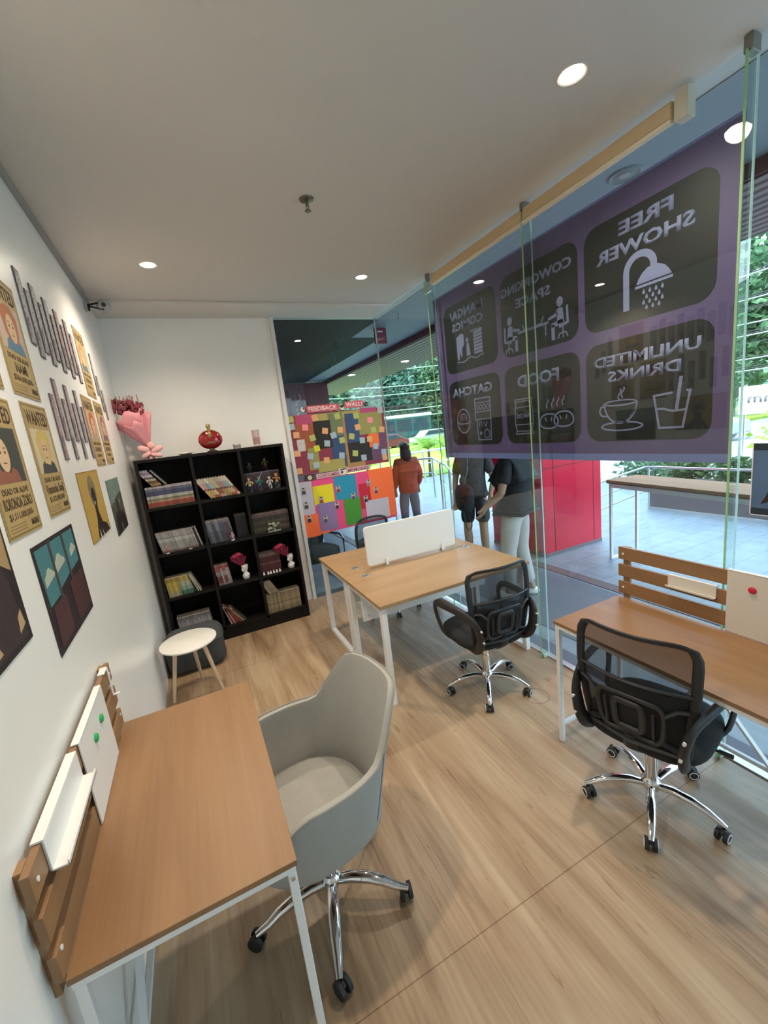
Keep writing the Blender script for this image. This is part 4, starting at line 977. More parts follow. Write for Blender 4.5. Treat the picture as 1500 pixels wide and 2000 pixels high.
landscape(0.955, 1.472, 1.412, 1.785, 'large dark print at the left frame edge beside the train window print', DK, [
    ('background_print', mat('print_ochre', (0.42, 0.28, 0.13), 0.5, noise=0.15, scale=5), [[(0.0, 0.62), (0.75, 0.70), (0.97, 0.55), (0.98, 0.98), (0.02, 0.98)]]),
    ('cloak_print', mat('print_umber', (0.045, 0.028, 0.03), 0.5, noise=0.3, scale=6), [[(0.05, 0.04), (0.95, 0.05), (0.88, 0.55), (0.72, 0.82), (0.55, 0.74), (0.2, 0.6)]]),
    ('highlight_print', mat('print_sand', (0.50, 0.34, 0.20), 0.5), [[(0.86, 0.10), (0.95, 0.14), (0.93, 0.26), (0.88, 0.22)], [(0.66, 0.44), (0.70, 0.42), (0.73, 0.56), (0.69, 0.60)], [(0.40, 0.06), (0.62, 0.09), (0.60, 0.14), (0.42, 0.12)]])])
YEL = mat('print_yellow', (0.52, 0.34, 0.08), 0.5, noise=0.06, scale=6)
landscape(2.458, 2.972, 1.482, 1.842, 'yellow print with a dark standing shape, right of the train window print', YEL, [
    ('smoke_print', mat('print_grey_brown', (0.24, 0.19, 0.11), 0.5, noise=0.3, scale=12), [oval(0.52, 0.70, 0.17, 0.24, 16)]),
    ('figure_print', DK, [[(0.30, 0.0), (0.36, 0.16), (0.44, 0.30), (0.46, 0.52), (0.42, 0.66), (0.50, 0.76), (0.60, 0.72), (0.62, 0.58), (0.58, 0.40), (0.66, 0.20), (0.86, 0.14), (0.96, 0.0)]]),
    ('border_print', mat('print_ochre_dark', (0.30, 0.18, 0.04), 0.5), [rect(0, 1, 0, 0.012), rect(0, 0.01, 0.012, 1), rect(0.99, 1, 0.012, 1), rect(0.01, 0.99, 0.988, 1)]),
    ('shard_print', WH2, [[(0.40, 0.0), (0.44, 0.0), (0.42, 0.14)], [(0.56, 0.0), (0.60, 0.0), (0.55, 0.10)], oval(0.50, 0.52, 0.022, 0.03, 8)])])
landscape(3.172, 3.675, 1.392, 1.760, 'dark olive print farthest along the left wall near the bookshelf', mat('print_olive', (0.06, 0.075, 0.055), 0.5, noise=0.4, scale=9), [
    ('sky_print', mat('print_haze', (0.16, 0.24, 0.21), 0.5, noise=0.3, scale=8), [[(0.0, 0.55), (0.3, 0.62), (0.7, 0.7), (1, 0.72), (1, 1), (0, 1)]]),
    ('crowd_print', DK, [[(0.05, 0.0), (0.12, 0.30), (0.22, 0.42), (0.34, 0.36), (0.42, 0.62), (0.52, 0.60), (0.58, 0.34), (0.76, 0.40), (0.90, 0.26), (0.98, 0.0)]]),
    *[('light_speck', mat('print_khaki_light', (0.34, 0.32, 0.18), 0.5), [q]) for q in (oval(0.25, 0.62, 0.03, 0.05, 8), oval(0.47, 0.74, 0.035, 0.06, 8), oval(0.66, 0.55, 0.03, 0.05, 8), rect(0.46, 0.50, 0.03, 0.14))]])

# pasted strips of comic panels
def strip_mat(name, hue):
    m, t, b = new_mat(name); b.inputs['Roughness'].default_value = 0.55
    g = t.nodes.new('ShaderNodeTexCoord'); mp = t.nodes.new('ShaderNodeMapping'); mp.inputs['Scale'].default_value = (1, 34, 17)
    t.links.new(g.outputs['Object'], mp.inputs[0]); v = t.nodes.new('ShaderNodeTexVoronoi'); v.inputs['Scale'].default_value = 1.0; v.distance = 'CHEBYCHEV'
    t.links.new(mp.outputs[0], v.inputs['Vector'])
    n = t.nodes.new('ShaderNodeTexNoise'); n.inputs['Scale'].default_value = 70; n.inputs['Detail'].default_value = 6; t.links.new(g.outputs['Object'], n.inputs['Vector'])
    r = t.nodes.new('ShaderNodeValToRGB'); r.color_ramp.elements[0].position = 0.38; r.color_ramp.elements[1].position = 0.66
    r.color_ramp.elements[0].color = (0.06, 0.05, 0.055, 1); r.color_ramp.elements[1].color = (*hue, 1)
    ad = t.nodes.new('ShaderNodeMath'); ad.operation = 'MULTIPLY_ADD'; ad.inputs[1].default_value = 0.30
    sp_ = t.nodes.new('ShaderNodeSeparateColor'); t.links.new(v.outputs['Color'], sp_.inputs[0]); t.links.new(sp_.outputs[0], ad.inputs[0])
    sb = t.nodes.new('ShaderNodeMath'); sb.operation = 'SUBTRACT'; sb.inputs[1].default_value = 0.10; t.links.new(n.outputs['Fac'], sb.inputs[0]); t.links.new(sb.outputs[0], ad.inputs[2])
    t.links.new(ad.outputs[0], r.inputs[0]); t.links.new(r.outputs[0], b.inputs['Base Color']); return m
SG, SRD = strip_mat('comic_strip_grey', (0.48, 0.45, 0.46)), strip_mat('comic_strip_rose', (0.50, 0.34, 0.35))
EDGE = mat('strip_dark_edge', (0.10, 0.085, 0.09), 0.6)
def strip(y, z0, z1, w, m, lab, grp):
    t = thing('comic_strip', lab, 'wall strip', (XL+0.001, y, z0), group=grp); h = z1-z0
    pl = lambda u, v, l=0: (l, u, v)
    sheet(pl, [rect(0, w, 0, h)], 0, 0.004).build('strip_board', EDGE, t, smooth=False)
    sheet(pl, [rect(0.004, w-0.004, 0.004, h-0.004)], 0.004, 0.0046).build('strip_print', m, t, smooth=False)
ORD = ['first', 'second', 'third', 'fourth', 'fifth', 'sixth', 'seventh', 'eighth', 'ninth', 'tenth']
for k in range(10):
    y = 2.302+0.0965*k; hi = k % 2 == 0
    strip(y, 2.405 if hi else 2.368, 2.705 if hi else 2.652, 0.068, SRD if k in (6, 8) else SG, '%s comic strip from the camera in the upper cluster on the left wall' % ORD[k], 'upper cluster of comic strips')
for k in range(7):
    y = 2.352+0.1045*k; hi = k % 2 == 1
    strip(y, 2.0 if hi else 1.908, 2.285 if hi else 2.205, 0.060, SRD if k in (0, 1, 3, 6) else SG, '%s comic strip from the camera in the lower cluster on the left wall' % ORD[k], 'lower cluster of comic strips')
for k, (y, a, b) in enumerate(((3.72, 2.36, 2.65), (3.815, 2.25, 2.51), (3.905, 2.20, 2.42))):
    strip(y, a, b, 0.06, SG, '%s comic strip from the camera of the three near the back corner' % ORD[k], 'comic strips near the back corner')

# ================================================================== BOARDS ON THE BACK GLASS
BY = YB-0.012
def card(parent, name, c, x0, x1, z0, z1, k, sk=0.0):
    m = mat('card_'+name, c, 0.7)
    MB().prism([(x0, z0), (x1, z0+sk), (x1, z1+sk), (x0, z1)], -0.0009*k-0.0008, -0.0009*k, 'y').build('paper_card', m, parent, smooth=False)
B1 = thing('feedback_board', 'patchwork of dark coloured cards with sticky notes on the back glass', 'notice board', (0, BY, 0))
card(B1, 'crimson', C(.25, .035, .07), 1.075, 2.235, 1.475, 2.135, 0)
for n_, c, r in (('rust', C(.33, .09, .04), (1.13, 1.34, 1.76, 2.05)), ('rose', C(.45, .07, .16), (1.15, 1.35, 2.03, 2.135)), ('khaki', C(.38, .33, .10), (1.345, 1.70, 2.03, 2.128)), ('black', C(.02, .017, .016), (1.34, 1.545, 1.74, 2.05)),
                 ('sage', C(.15, .19, .10), (1.525, 1.70, 1.81, 2.12)), ('khaki', C(.38, .33, .10), (1.69, 1.925, 2.06, 2.128)), ('navy', C(.035, .07, .17), (1.52, 1.69, 1.50, 1.86)), ('navy', C(.035, .07, .17), (1.727, 1.89, 1.765, 2.10)),
                 ('olive', C(.30, .28, .09), (1.885, 2.20, 1.84, 2.10)), ('orange', C(.85, .17, .03), (2.00, 2.13, 1.68, 1.92)), ('black', C(.02, .017, .016), (1.725, 2.02, 1.53, 1.785)), ('plum', C(.14, .06, .13), (2.02, 2.215, 1.52, 1.84)),
                 ('olive', C(.30, .28, .09), (1.235, 1.36, 1.51, 1.80)), ('khaki', C(.38, .33, .10), (1.33, 1.66, 1.47, 1.60)), ('tan', C(.40, .22, .08), (1.64, 1.92, 1.475, 1.565)), ('rose', C(.45, .07, .16), (1.925, 2.14, 2.09, 2.145)), ('tan', C(.40, .22, .08), (1.69, 1.722, 1.50, 2.06))):
    card(B1, n_, c, *r, random.randint(1, 3)+0.3*random.random())
B2 = thing('customer_board', 'bright orange, pink and blue card board with small photos on the back glass', 'notice board', (0, BY, 0))
card(B2, 'hot_pink', C(.80, .07, .22), 1.075, 2.245, 0.762, 1.40, 0, 0.012)
for i, (n_, c, r) in enumerate((('lavender_white', C(.56, .52, .60), (1.068, 1.222, 1.005, 1.395)), ('bright_orange', C(1.0, .17, .045), (1.066, 1.245, 0.745, 1.012)), ('bright_orange', C(1.0, .17, .045), (1.24, 1.36, 0.757, 0.80)), ('yellow', C(.78, .66, .015), (1.228, 1.47, 1.105, 1.325)),
                 ('teal', C(.02, .27, .43), (1.49, 1.765, 1.115, 1.395)), ('lilac', C(.27, .18, .36), (1.252, 1.475, 0.785, 1.115)), ('green', C(.06, .28, .03), (1.575, 1.79, 0.79, 1.115)), ('red', C(.55, .012, .04), (1.79, 1.985, 0.955, 1.262)),
                 ('bright_orange', C(1.0, .17, .045), (1.935, 2.262, 1.0, 1.415)), ('bright_orange', C(1.0, .17, .045), (2.16, 2.262, 0.80, 1.0)), ('lavender_white', C(.56, .52, .60), (1.852, 2.165, 0.80, 1.045)))):
    card(B2, n_, c, *r, 1+0.35*i)
def heading(lab, txts, x0, z0, sk, h, bgcol, inkcol, name):
    t = thing(name, lab, 'heading', (x0, BY-0.008, z0)); t.rotation_euler = (0, -sk, 0)
    pl = lambda u, v, l=0: (u, -l, v)
    x = 0
    for w, wd, dz in txts:
        sheet(pl, [rrect(x, x+wd, dz, dz+h, h*0.2, 4)], 0, 0.001).build('paper_strip', bgcol, t, smooth=False)
        lettering('lettering', w, pl, x+wd/2, dz+h*0.20, h*0.62, inkcol, t, width=wd*0.88, lift=0.0012, bold=0.03)
        x += wd+0.07
    return t
PKD = mat('pink_paper', (0.62, 0.10, 0.15), 0.7); PKL = mat('pale_pink_paper', (0.66, 0.40, 0.42), 0.7); PKI = mat('pale_ink', (0.85, 0.70, 0.68), 0.7); PKR = mat('rose_ink', (0.42, 0.16, 0.22), 0.7)
heading('pink paper heading reading FEEDBACK WALL above the feedback board', (('FEEDBACK', 0.385, 0), ('WALL!', 0.235, 0.012)), 1.290, 2.148, 0.0, 0.075, PKD, PKI, 'paper_heading')
heading('pale pink heading reading CUSTOMER MEMORIES between the two boards', (('CUSTOMER', 0.30, 0), ('MEMORIES', 0.31, 0.012)), 1.290, 1.402, R(0.5), 0.058, PKL, PKR, 'paper_heading')
# round and paper bits beside the headings
def blob(name, lab, x, z, parts):
    t = thing(name, lab, 'paper cutout', (x, BY-0.006, z))
    for i, (nm, m, P) in enumerate(parts): MB().prism(P, -0.0009*(i+1), -0.0009*i, 'y').build(nm, m, t, smooth=False)
blob('paper_cutout', 'round white cutout left of the pink FEEDBACK heading', 1.247, 2.188, (('cutout', WH2, oval(0, 0, 0.024, 0.028, 16)), ('dark_mark', INK, oval(0.012, 0.01, 0.008, 0.010, 10))))
blob('paper_cutout', 'black and white cutout between the words FEEDBACK and WALL', 1.712, 2.176, (('cutout', WH2, oval(0, 0, 0.026, 0.030, 16)), ('dark_mark', INK, [(-0.024, 0.0), (0.0, -0.006), (0.026, 0.006), (0.018, 0.028), (-0.018, 0.026)])))
blob('paper_cutout', 'dark round cutout right of the word WALL', 2.022, 2.190, (('cutout', INK, oval(0, 0, 0.022, 0.026, 16)), ('light_mark', GREYTRIM, oval(0.005, -0.004, 0.008, 0.008, 10))))
blob('paper_cutout', 'round cream cutout on a dark square left of the CUSTOMER heading', 1.215, 1.432, (('dark_square', mat('cut_dark', (0.05, 0.045, 0.04), 0.7), rect(-0.055, 0.05, -0.034, 0.034)), ('cutout', CREAM, oval(0, 0, 0.026, 0.026, 14))))
blob('paper_cutout', 'white cutout with black marks between the two lower heading words', 1.632, 1.440, (('cutout', WH2, rect(-0.055, 0.05, -0.035, 0.045)), ('dark_mark', INK, [(-0.05, 0.02), (0.05, 0.03), (0.05, 0.038), (-0.02, 0.04), (-0.045, 0.034)]), ('dark_mark', INK, [(-0.04, -0.01), (-0.02, -0.02), (-0.008, 0.012), (-0.03, 0.016)])))
NC = {'green': C(.42, .46, .14), 'blue': C(.36, .46, .54), 'pink': C(.90, .27, .30), 'peach': C(.72, .38, .18), 'white': C(.56, .54, .52), 'yellow': C(.62, .66, .04), 'grey': C(.45, .42, .44)}
notes = [('green', 1.098, 2.095, 'at the top left corner of the feedback board'), ('blue', 1.096, 2.016, 'under the top left green note'), ('pink', 1.248, 1.993, 'on the rust card at the left'), ('peach', 1.135, 1.921, 'on the rust card above the white sheet'),
    ('green', 1.313, 1.871, 'left of the big black card'), ('yellow', 1.346, 1.748, 'bright one at the bottom of the left black card'), ('peach', 1.372, 2.088, 'at the top left on the khaki card'), ('peach', 1.471, 1.933, 'in the middle of the left black card'),
    ('blue', 1.476, 1.79, 'low on the left black card'), ('green', 1.64, 2.081, 'top of the sage card'), ('peach', 1.655, 1.925, 'right side of the sage card'), ('blue', 1.564, 1.873, 'lower left of the sage card'), ('green', 1.66, 1.806, 'just under the sage card'),
    ('blue', 1.633, 1.632, 'on the left navy card'), ('peach', 1.441, 1.601, 'left of the left navy card at the bottom'), ('blue', 1.257, 1.669, 'on the lower olive card'), ('blue', 1.311, 1.562, 'below the lower olive card'), ('peach', 1.116, 1.719, 'below the white sheet at the left edge'),
    ('peach', 1.108, 1.522, 'at the bottom left corner of the feedback board'), ('green', 1.785, 1.836, 'at the foot of the right navy card'), ('blue', 1.913, 1.776, 'top of the right black card'), ('green', 1.872, 2.066, 'upper right of the right navy card'), ('peach', 1.875, 1.934, 'right of the right navy card'),
    ('pink', 2.043, 1.999, 'on the upper right olive card'), ('green', 2.073, 1.881, 'on top of the orange card'), ('peach', 2.009, 1.778, 'left edge of the orange card'), ('blue', 2.076, 1.685, 'foot of the orange card'), ('green', 1.803, 1.635, 'left on the right black card'),
    ('blue', 1.906, 1.57, 'bottom of the right black card'), ('blue', 2.178, 1.605, 'on the plum card'), ('peach', 2.182, 1.538, 'bottom right corner of the feedback board'), ('peach', 2.184, 1.874, 'at the right edge beside the orange card'), ('grey', 2.189, 2.101, 'at the top right corner of the feedback board')]
for c, x, z, pos in notes:
    o = MB().prism(rect(-0.034, 0.034, -0.034, 0.034), -0.0008, 0, 'y'); o = o.build('sticky_note', mat('note_'+c, NC[c], 0.8), smooth=False)
    o.location = (x, BY-0.0052, z); o.rotation_euler = (R(random.uniform(-4, 0)), R(random.uniform(-14, 14)), 0)
    tag(o, c+' sticky note '+pos, 'sticky note', 'sticky notes on the feedback board')
t = thing('note_sheet', 'white portrait sheet on the rust card of the feedback board', 'paper', (1.173, BY-0.0052, 1.802))
MB().prism(rect(-0.045, 0.045, -0.065, 0.065), -0.0008, 0, 'y').build('sheet', mat('note_white', NC['white'], 0.8), t, smooth=False)
MB().prism(rect(-0.035, 0.03, 0.02, 0.024), -0.0014, -0.0008, 'y').build('writing', GREYTRIM, t, smooth=False)
SHIRT = [C(.05, .05, .06), C(.06, .05, .05), C(.04, .04, .05), C(.30, .06, .06), C(.30, .03, .04), C(.10, .08, .12), C(.03, .03, .03), C(.12, .06, .08), C(.02, .02, .025), C(.35, .18, .22), C(.22, .04, .05)]
for i, (x, z, pos) in enumerate(((1.118, 1.293, 'top left, on the lavender card'), (1.125, 1.126, 'second from the top at the left edge'), (1.134, 0.963, 'on the lower left orange card'), (1.308, 1.157, 'at the foot of the yellow card'), (1.529, 1.248, 'on the teal card'), (1.326, 0.925, 'on the lilac card'),
                          (1.488, 1.059, 'between the lilac and green cards'), (1.707, 1.132, 'above the green card'), (1.863, 1.071, 'on the red card'), (1.925, 1.262, 'above the red card on pink'), (2.01, 1.154, 'between the red card and the orange card'))):
    t = thing('photo_cutout', 'small photo of a person '+pos, 'photo', (x, BY-0.007, z), group='small photos on the lower board')
    MB().prism(rect(-0.026, 0.026, -0.040, 0.040), -0.0006, 0, 'y').build('photo_paper', mat('photo_pale', (0.50, 0.44, 0.44), 0.5), t, smooth=False)
    MB().prism([(-0.024, -0.038), (0.024, -0.038), (0.020, -0.006), (0.008, 0.006), (-0.008, 0.006), (-0.020, -0.006)], -0.0010, -0.0006, 'y').build('body_print', mat('photo_shirt_%d' % i, SHIRT[i], 0.5), t, smooth=False)
    MB().prism(oval(0, 0.018, 0.012, 0.015, 12), -0.0014, -0.0010, 'y').build('face_print', SKIN, t, smooth=False)
    MB().prism(oval(0, 0.029, 0.014, 0.009, 10), -0.0018, -0.0014, 'y').build('hair_print', INK, t, smooth=False)

# ================================================================== SHOP WINDOW BANNER (outside the glass)
BN = thing('window_banner', 'large purple banner with dark rounded panels hung outside the shop window', 'banner', (2.300, 0, 0))
PUR = mat('banner_purple', (0.125, 0.080, 0.22), 0.55); PAN = mat('banner_dark', (0.014, 0.013, 0.016), 0.5); LIL = mat('banner_lilac', (0.25, 0.25, 0.46), 0.55)
HEM = mat('banner_hem', (0.20, 0.22, 0.52), 0.55)
pl0 = lambda u, v, l=0: (l, u, v)
sheet(pl0, [rect(1.103, 3.512, 1.575, 2.962)], -0.0006, 0.0006).build('banner_sheet', PUR, BN, smooth=False)
sheet(pl0, [rect(1.103, 3.512, 1.532, 1.575)], -0.0012, 0.0012).build('bottom_hem', HEM, BN, smooth=False)
sheet(pl0, [rect(1.103, 3.512, 2.962, 2.975)], -0.002, 0.002).build('top_hem', HEM, BN, smooth=False)
cols_y = ((1.190, 1.884), (1.930, 2.612), (2.668, 3.362)); rows_z = ((1.650, 2.215), (2.285, 2.845))
for a, b in cols_y:
    for c, d in rows_z: sheet(pl0, [rrect(a, b, c, d, 0.085, 8)], -0.0014, 0.0014).build('dark_panel', PAN, BN, smooth=False)
def word(s, c, z, h, w): lettering('lettering', s, pl0, c, z, h, LIL, BN, width=w, lift=-0.0021, th=0.0042, bold=0.035)
word('FREE', 1.525, 2.741, 0.062, 0.285); word('SHOWER', 1.545, 2.636, 0.063, 0.52); word('COWORKING', 2.288, 2.712, 0.055, 0.63); word('SPACE', 2.30, 2.605, 0.056, 0.315)
word('MANGA/', 3.037, 2.722, 0.068, 0.45); word('COMICS', 3.03, 2.628, 0.062, 0.42); word('GATCHA', 3.035, 2.080, 0.070, 0.55); word('FOOD', 2.285, 2.060, 0.080, 0.385)
word('UNLIMITED', 1.537, 2.080, 0.057, 0.585); word('DRINKS', 1.536, 1.992, 0.056, 0.405)
def icon(name, polys): sheet(pl0, polys, -0.0021, 0.0021).build(name, LIL, BN, smooth=False)
# shower
P = [(1.622, 2.350), (1.622, 2.535)]+[(1.548+0.074*math.cos(R(a)), 2.535+0.074*math.sin(R(a))) for a in range(12, 171, 14)]+[(1.475, 2.53)]
icon('shower_icon', stroke(P, 0.034)+[[(1.385, 2.462), (1.566, 2.462), (1.555, 2.485), (1.535, 2.510), (1.505, 2.530), (1.455, 2.530), (1.42, 2.512), (1.40, 2.488)], rect(1.380, 1.572, 2.442, 2.455)]
     + [[(y, z+0.018), (y+0.008, z), (y+0.004, z-0.007), (y-0.004, z-0.007), (y-0.008, z)] for y, z in [(1.43+0.032*i+0.016*(j % 2), 2.415-0.026*j) for j in range(4) for i in range(4 if j % 2 == 0 else 3)]])
# cup and saucer, tumbler
sq = lambda cy, z0, s=1.0: stroke([(cy+0.010*s*math.sin(k*1.1), z0+0.012*k) for k in range(6)], 0.008)
icon('cup_icon', stroke(oval(1.662, 1.868, 0.100, 0.014, 24), 0.008, True)+stroke([(1.762, 1.868)]+[(1.662+0.100*math.cos(R(a)), 1.868+0.115*math.sin(R(a))) for a in range(0, -181, -12)], 0.010)
     + stroke([(1.757, 1.852), (1.785, 1.852), (1.796, 1.825), (1.780, 1.800), (1.742, 1.795)], 0.009)+stroke(oval(1.655, 1.735, 0.126, 0.024, 28), 0.009, True)+sq(1.665, 1.885)+sq(1.645, 1.895)+stroke([(1.60, 1.785), (1.575, 1.815), (1.568, 1.84)], 0.008))
icon('tumbler_icon', stroke([(1.372, 1.890), (1.468, 1.882), (1.438, 1.713), (1.320, 1.713), (1.288, 1.893), (1.306, 1.893)], 0.011)+stroke([(1.455, 1.812), (1.42, 1.812), (1.37, 1.797), (1.305, 1.800)], 0.011)+stroke([(1.352, 1.80), (1.345, 1.86), (1.332, 1.965)], 0.017))
# food: buns, snack bag
def bun(cy, cz): return stroke([(cy+0.080*math.copysign(abs(math.cos(R(a)))**0.8, math.cos(R(a))), cz+(0.058 if math.sin(R(a)) > 0 else 0.042)*math.sin(R(a))) for a in range(0, 360, 15)], 0.010, True)+stroke([(cy+0.02, cz+0.008), (cy+0.032, cz+0.034)], 0.008)+stroke([(cy-0.02, cz+0.008), (cy-0.026, cz+0.034)], 0.008)
icon('bun_icon', bun(2.192, 1.790)+bun(2.066, 1.798)+[p for k in range(4) for p in sq(2.20-0.045*k, 1.885+0.004*k)])
zig = lambda z: stroke([(2.515-0.0178*k*0.98, z+0.006*(k % 2)) for k in range(11)], 0.006)
icon('snack_bag_icon', stroke([(2.515, 1.975), (2.505, 1.94), (2.515, 1.90), (2.520, 1.80), (2.505, 1.75), (2.515, 1.722), (2.340, 1.722), (2.350, 1.75), (2.335, 1.80), (2.340, 1.90), (2.350, 1.94), (2.340, 1.975)], 0.008, True)+zig(1.955)+zig(1.738)+stroke([(2.51, 1.915), (2.345, 1.918)], 0.006)+stroke([(2.515, 1.79), (2.34, 1.79)], 0.006))
lettering('lettering', 'SNACKS', pl0, 2.428, 1.838, 0.030, LIL, BN, width=0.15, lift=-0.0021, th=0.0042, bold=0.02)
# gatcha egg and machine
icon('capsule_icon', stroke(oval(3.175, 1.862, 0.092, 0.105, 30), 0.009, True)+stroke([(3.267, 1.850), (3.22, 1.838), (3.12, 1.838), (3.083, 1.850)], 0.009)+stroke([(3.215, 1.865), (3.215, 1.905), (3.195, 1.925), (3.155, 1.925), (3.135, 1.905), (3.135, 1.865)], 0.008)+[oval(3.19, 1.895, 0.007, 0.007, 8), oval(3.16, 1.895, 0.007, 0.007, 8), rect(3.160, 3.190, 1.872, 1.877)])
icon('machine_icon', stroke([(3.0, 1.862), (3.0, 2.035), (2.80, 2.035), (2.80, 1.862)], 0.009, True)+stroke([(2.985, 1.862), (2.975, 1.69), (2.81, 1.69), (2.80, 1.862)], 0.009)+stroke([(3.0, 2.0), (2.80, 2.0)], 0.007)+stroke([(3.0, 1.925), (2.80, 1.925)], 0.007)
     + [q for k in range(4) for q in stroke(oval(2.97-0.047*k, 1.962, 0.018, 0.020, 12), 0.006, True)]+stroke(oval(2.86, 1.74, 0.034, 0.036, 18), 0.007, True)+[rect(2.925, 2.95, 1.735, 1.76)]+stroke([(2.95, 1.80), (2.95, 1.84), (2.92, 1.84), (2.92, 1.80)], 0.007)+stroke([(2.895, 1.84), (2.87, 1.80), (2.85, 1.84)], 0.007))
# open comic
icon('comic_icon', [[(3.190, 2.385), (3.190, 2.575), (3.12, 2.595), (3.085, 2.58), (3.085, 2.50), (3.12, 2.47), (3.12, 2.41), (3.13, 2.40), (3.15, 2.45), (3.165, 2.39)]]+stroke([(3.195, 2.37), (3.10, 2.36), (3.015, 2.385), (2.93, 2.365), (2.835, 2.38)], 0.009)
     + [rect(2.845, 2.955, 2.395+0.026*k, 2.415+0.026*k) for k in range(7)]+[[(3.06, 2.40), (3.005, 2.40), (3.02, 2.50), (3.05, 2.50)], oval(3.04, 2.525, 0.018, 0.02, 10)]+stroke([(2.99, 2.58), (2.955, 2.585), (2.845, 2.575)], 0.008))
# two people working at a desk
def worker(cy, s):
    q = lambda P: [(cy+s*a, b) for a, b in P]
    return [q(oval(0.0, 2.535, 0.026, 0.030, 16)), q([(-0.032, 2.405), (0.022, 2.405), (0.030, 2.49), (0.005, 2.502), (-0.020, 2.495)]), q([(-0.03, 2.395), (0.072, 2.395), (0.070, 2.42), (-0.02, 2.43)]), q([(0.046, 2.315), (0.074, 2.315), (0.074, 2.41), (0.046, 2.41)]),
            q([(0.02, 2.455), (0.10, 2.445), (0.10, 2.46), (0.02, 2.48)])]+stroke(q([(-0.055, 2.50), (-0.058, 2.40), (0.01, 2.385)]), 0.016)+stroke(q([(-0.02, 2.385), (-0.02, 2.345)]), 0.009)+stroke(q([(-0.055, 2.315), (-0.045, 2.342), (-0.02, 2.350), (0.01, 2.342), (0.02, 2.315)]), 0.009)+stroke(q([(-0.02, 2.345), (-0.02, 2.315)]), 0.008)
icon('coworking_icon', worker(2.525, -1)+worker(2.068, 1)+[rect(2.165, 2.445, 2.428, 2.443)]+stroke([(2.36, 2.43), (2.355, 2.36)], 0.01)+stroke([(2.19, 2.43), (2.19, 2.36)], 0.009)+stroke([(2.27, 2.445), (2.225, 2.445), (2.205, 2.485)], 0.008)+stroke([(2.34, 2.445), (2.385, 2.445), (2.40, 2.48)], 0.008))

# blue film poster at the right end of the window
t = thing('film_poster', 'blue poster with a dark dancing shape stuck low on the glass at the right edge', 'poster', (2.236, 0.688, 1.315))
plr = lambda u, v, l=0: (-l, u, v)
sheet(plr, [rect(0, 0.30, 0, 0.315)], 0, 0.0015).build('paper_sheet', mat('poster_blue', (0.085, 0.16, 0.30), 0.5, noise=0.25, scale=9), t, smooth=False)
sheet(plr, [rect(0, 0.30, 0.0, 0.03), rect(0, 0.30, 0.285, 0.315)], 0.0015, 0.002).build('dark_bands', mat('poster_deep', (0.015, 0.03, 0.05), 0.5), t, smooth=False)
sheet(plr, [[(0.265, 0.05), (0.25, 0.08), (0.235, 0.12), (0.20, 0.15), (0.21, 0.19), (0.24, 0.18), (0.20, 0.22), (0.17, 0.20), (0.15, 0.14), (0.19, 0.11), (0.22, 0.07)]], 0.002, 0.0024).build('shape_print', DK, t, smooth=False)
sheet(plr, [rect(-0.004, 0, 0, 0.315), rect(0.30, 0.304, 0, 0.315), rect(0, 0.30, -0.004, 0)], 0, 0.002).build('pale_border', PAPER, t, smooth=False)

# ================================================================== OUTSIDE
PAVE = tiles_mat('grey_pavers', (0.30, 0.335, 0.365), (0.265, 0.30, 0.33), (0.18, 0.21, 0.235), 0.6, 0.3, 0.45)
struct(MB().box(XR+0.036, 12.0, YF-3, 13.0, -0.15, -0.012).build('outdoor_paving', PAVE))
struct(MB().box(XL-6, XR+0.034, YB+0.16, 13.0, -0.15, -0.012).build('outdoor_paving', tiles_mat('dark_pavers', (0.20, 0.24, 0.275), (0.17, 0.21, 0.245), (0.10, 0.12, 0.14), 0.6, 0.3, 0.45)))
struct(MB().box(-40, 70, -40, 90, -0.30, -0.16).build('street_ground', mat('asphalt', (0.26, 0.28, 0.30), 0.8, noise=0.15, scale=2)))
struct(MB().box(XR+0.037, 2.42, YF, 12, -0.012, -0.003).build('paving_border', mat('border_stone', (0.16, 0.15, 0.18), 0.6)))
struct(MB().box(3.66, 3.80, -1, 3.9, -0.0115, -0.006).build('paving_border', mat('rust_stone', (0.20, 0.13, 0.12), 0.6)))
struct(MB().prism([(2.60, 2.2), (3.62, 2.2), (3.62, 3.9), (2.60, 3.9)], -0.0115, -0.007).build('paving_border', mat('charcoal_stone', (0.17, 0.18, 0.20), 0.55)))
struct(MB().box(5, 60, 13.5, 40, -0.16, -0.02).build('lawn_ground', mat('lawn_base', (0.22, 0.36, 0.03), 0.9, noise=0.3, scale=3)))
# shade block added above, and the canopy
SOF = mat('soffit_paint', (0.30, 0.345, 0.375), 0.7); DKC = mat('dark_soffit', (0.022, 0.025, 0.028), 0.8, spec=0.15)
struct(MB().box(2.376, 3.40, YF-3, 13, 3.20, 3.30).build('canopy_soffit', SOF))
struct(MB().box(2.376, 2.384, YF-3, 4.84, 3.165, 3.20).build('trim_5', GREYTRIM))
struct(MB().box(3.40, 3.43, YF-3, 13, 3.11, 3.32).build('canopy_fascia', mat('maroon_fascia', (0.13, 0.015, 0.03), 0.4)))
m, tt, bb = new_mat('rose_ribbed_soffit'); bb.inputs['Roughness'].default_value = 0.55; bb.inputs['Base Color'].default_value = (0.15, 0.06, 0.085, 1)
g = tt.nodes.new('ShaderNodeTexCoord'); wv = tt.nodes.new('ShaderNodeTexWave'); wv.bands_direction = 'X'; wv.inputs['Scale'].default_value = 2.6; wv.inputs['Distortion'].default_value = 0.4
tt.links.new(g.outputs['Object'], wv.inputs['Vector']); bp_ = tt.nodes.new('ShaderNodeBump'); bp_.inputs['Strength'].default_value = 0.7; bp_.inputs['Distance'].default_value = 0.02
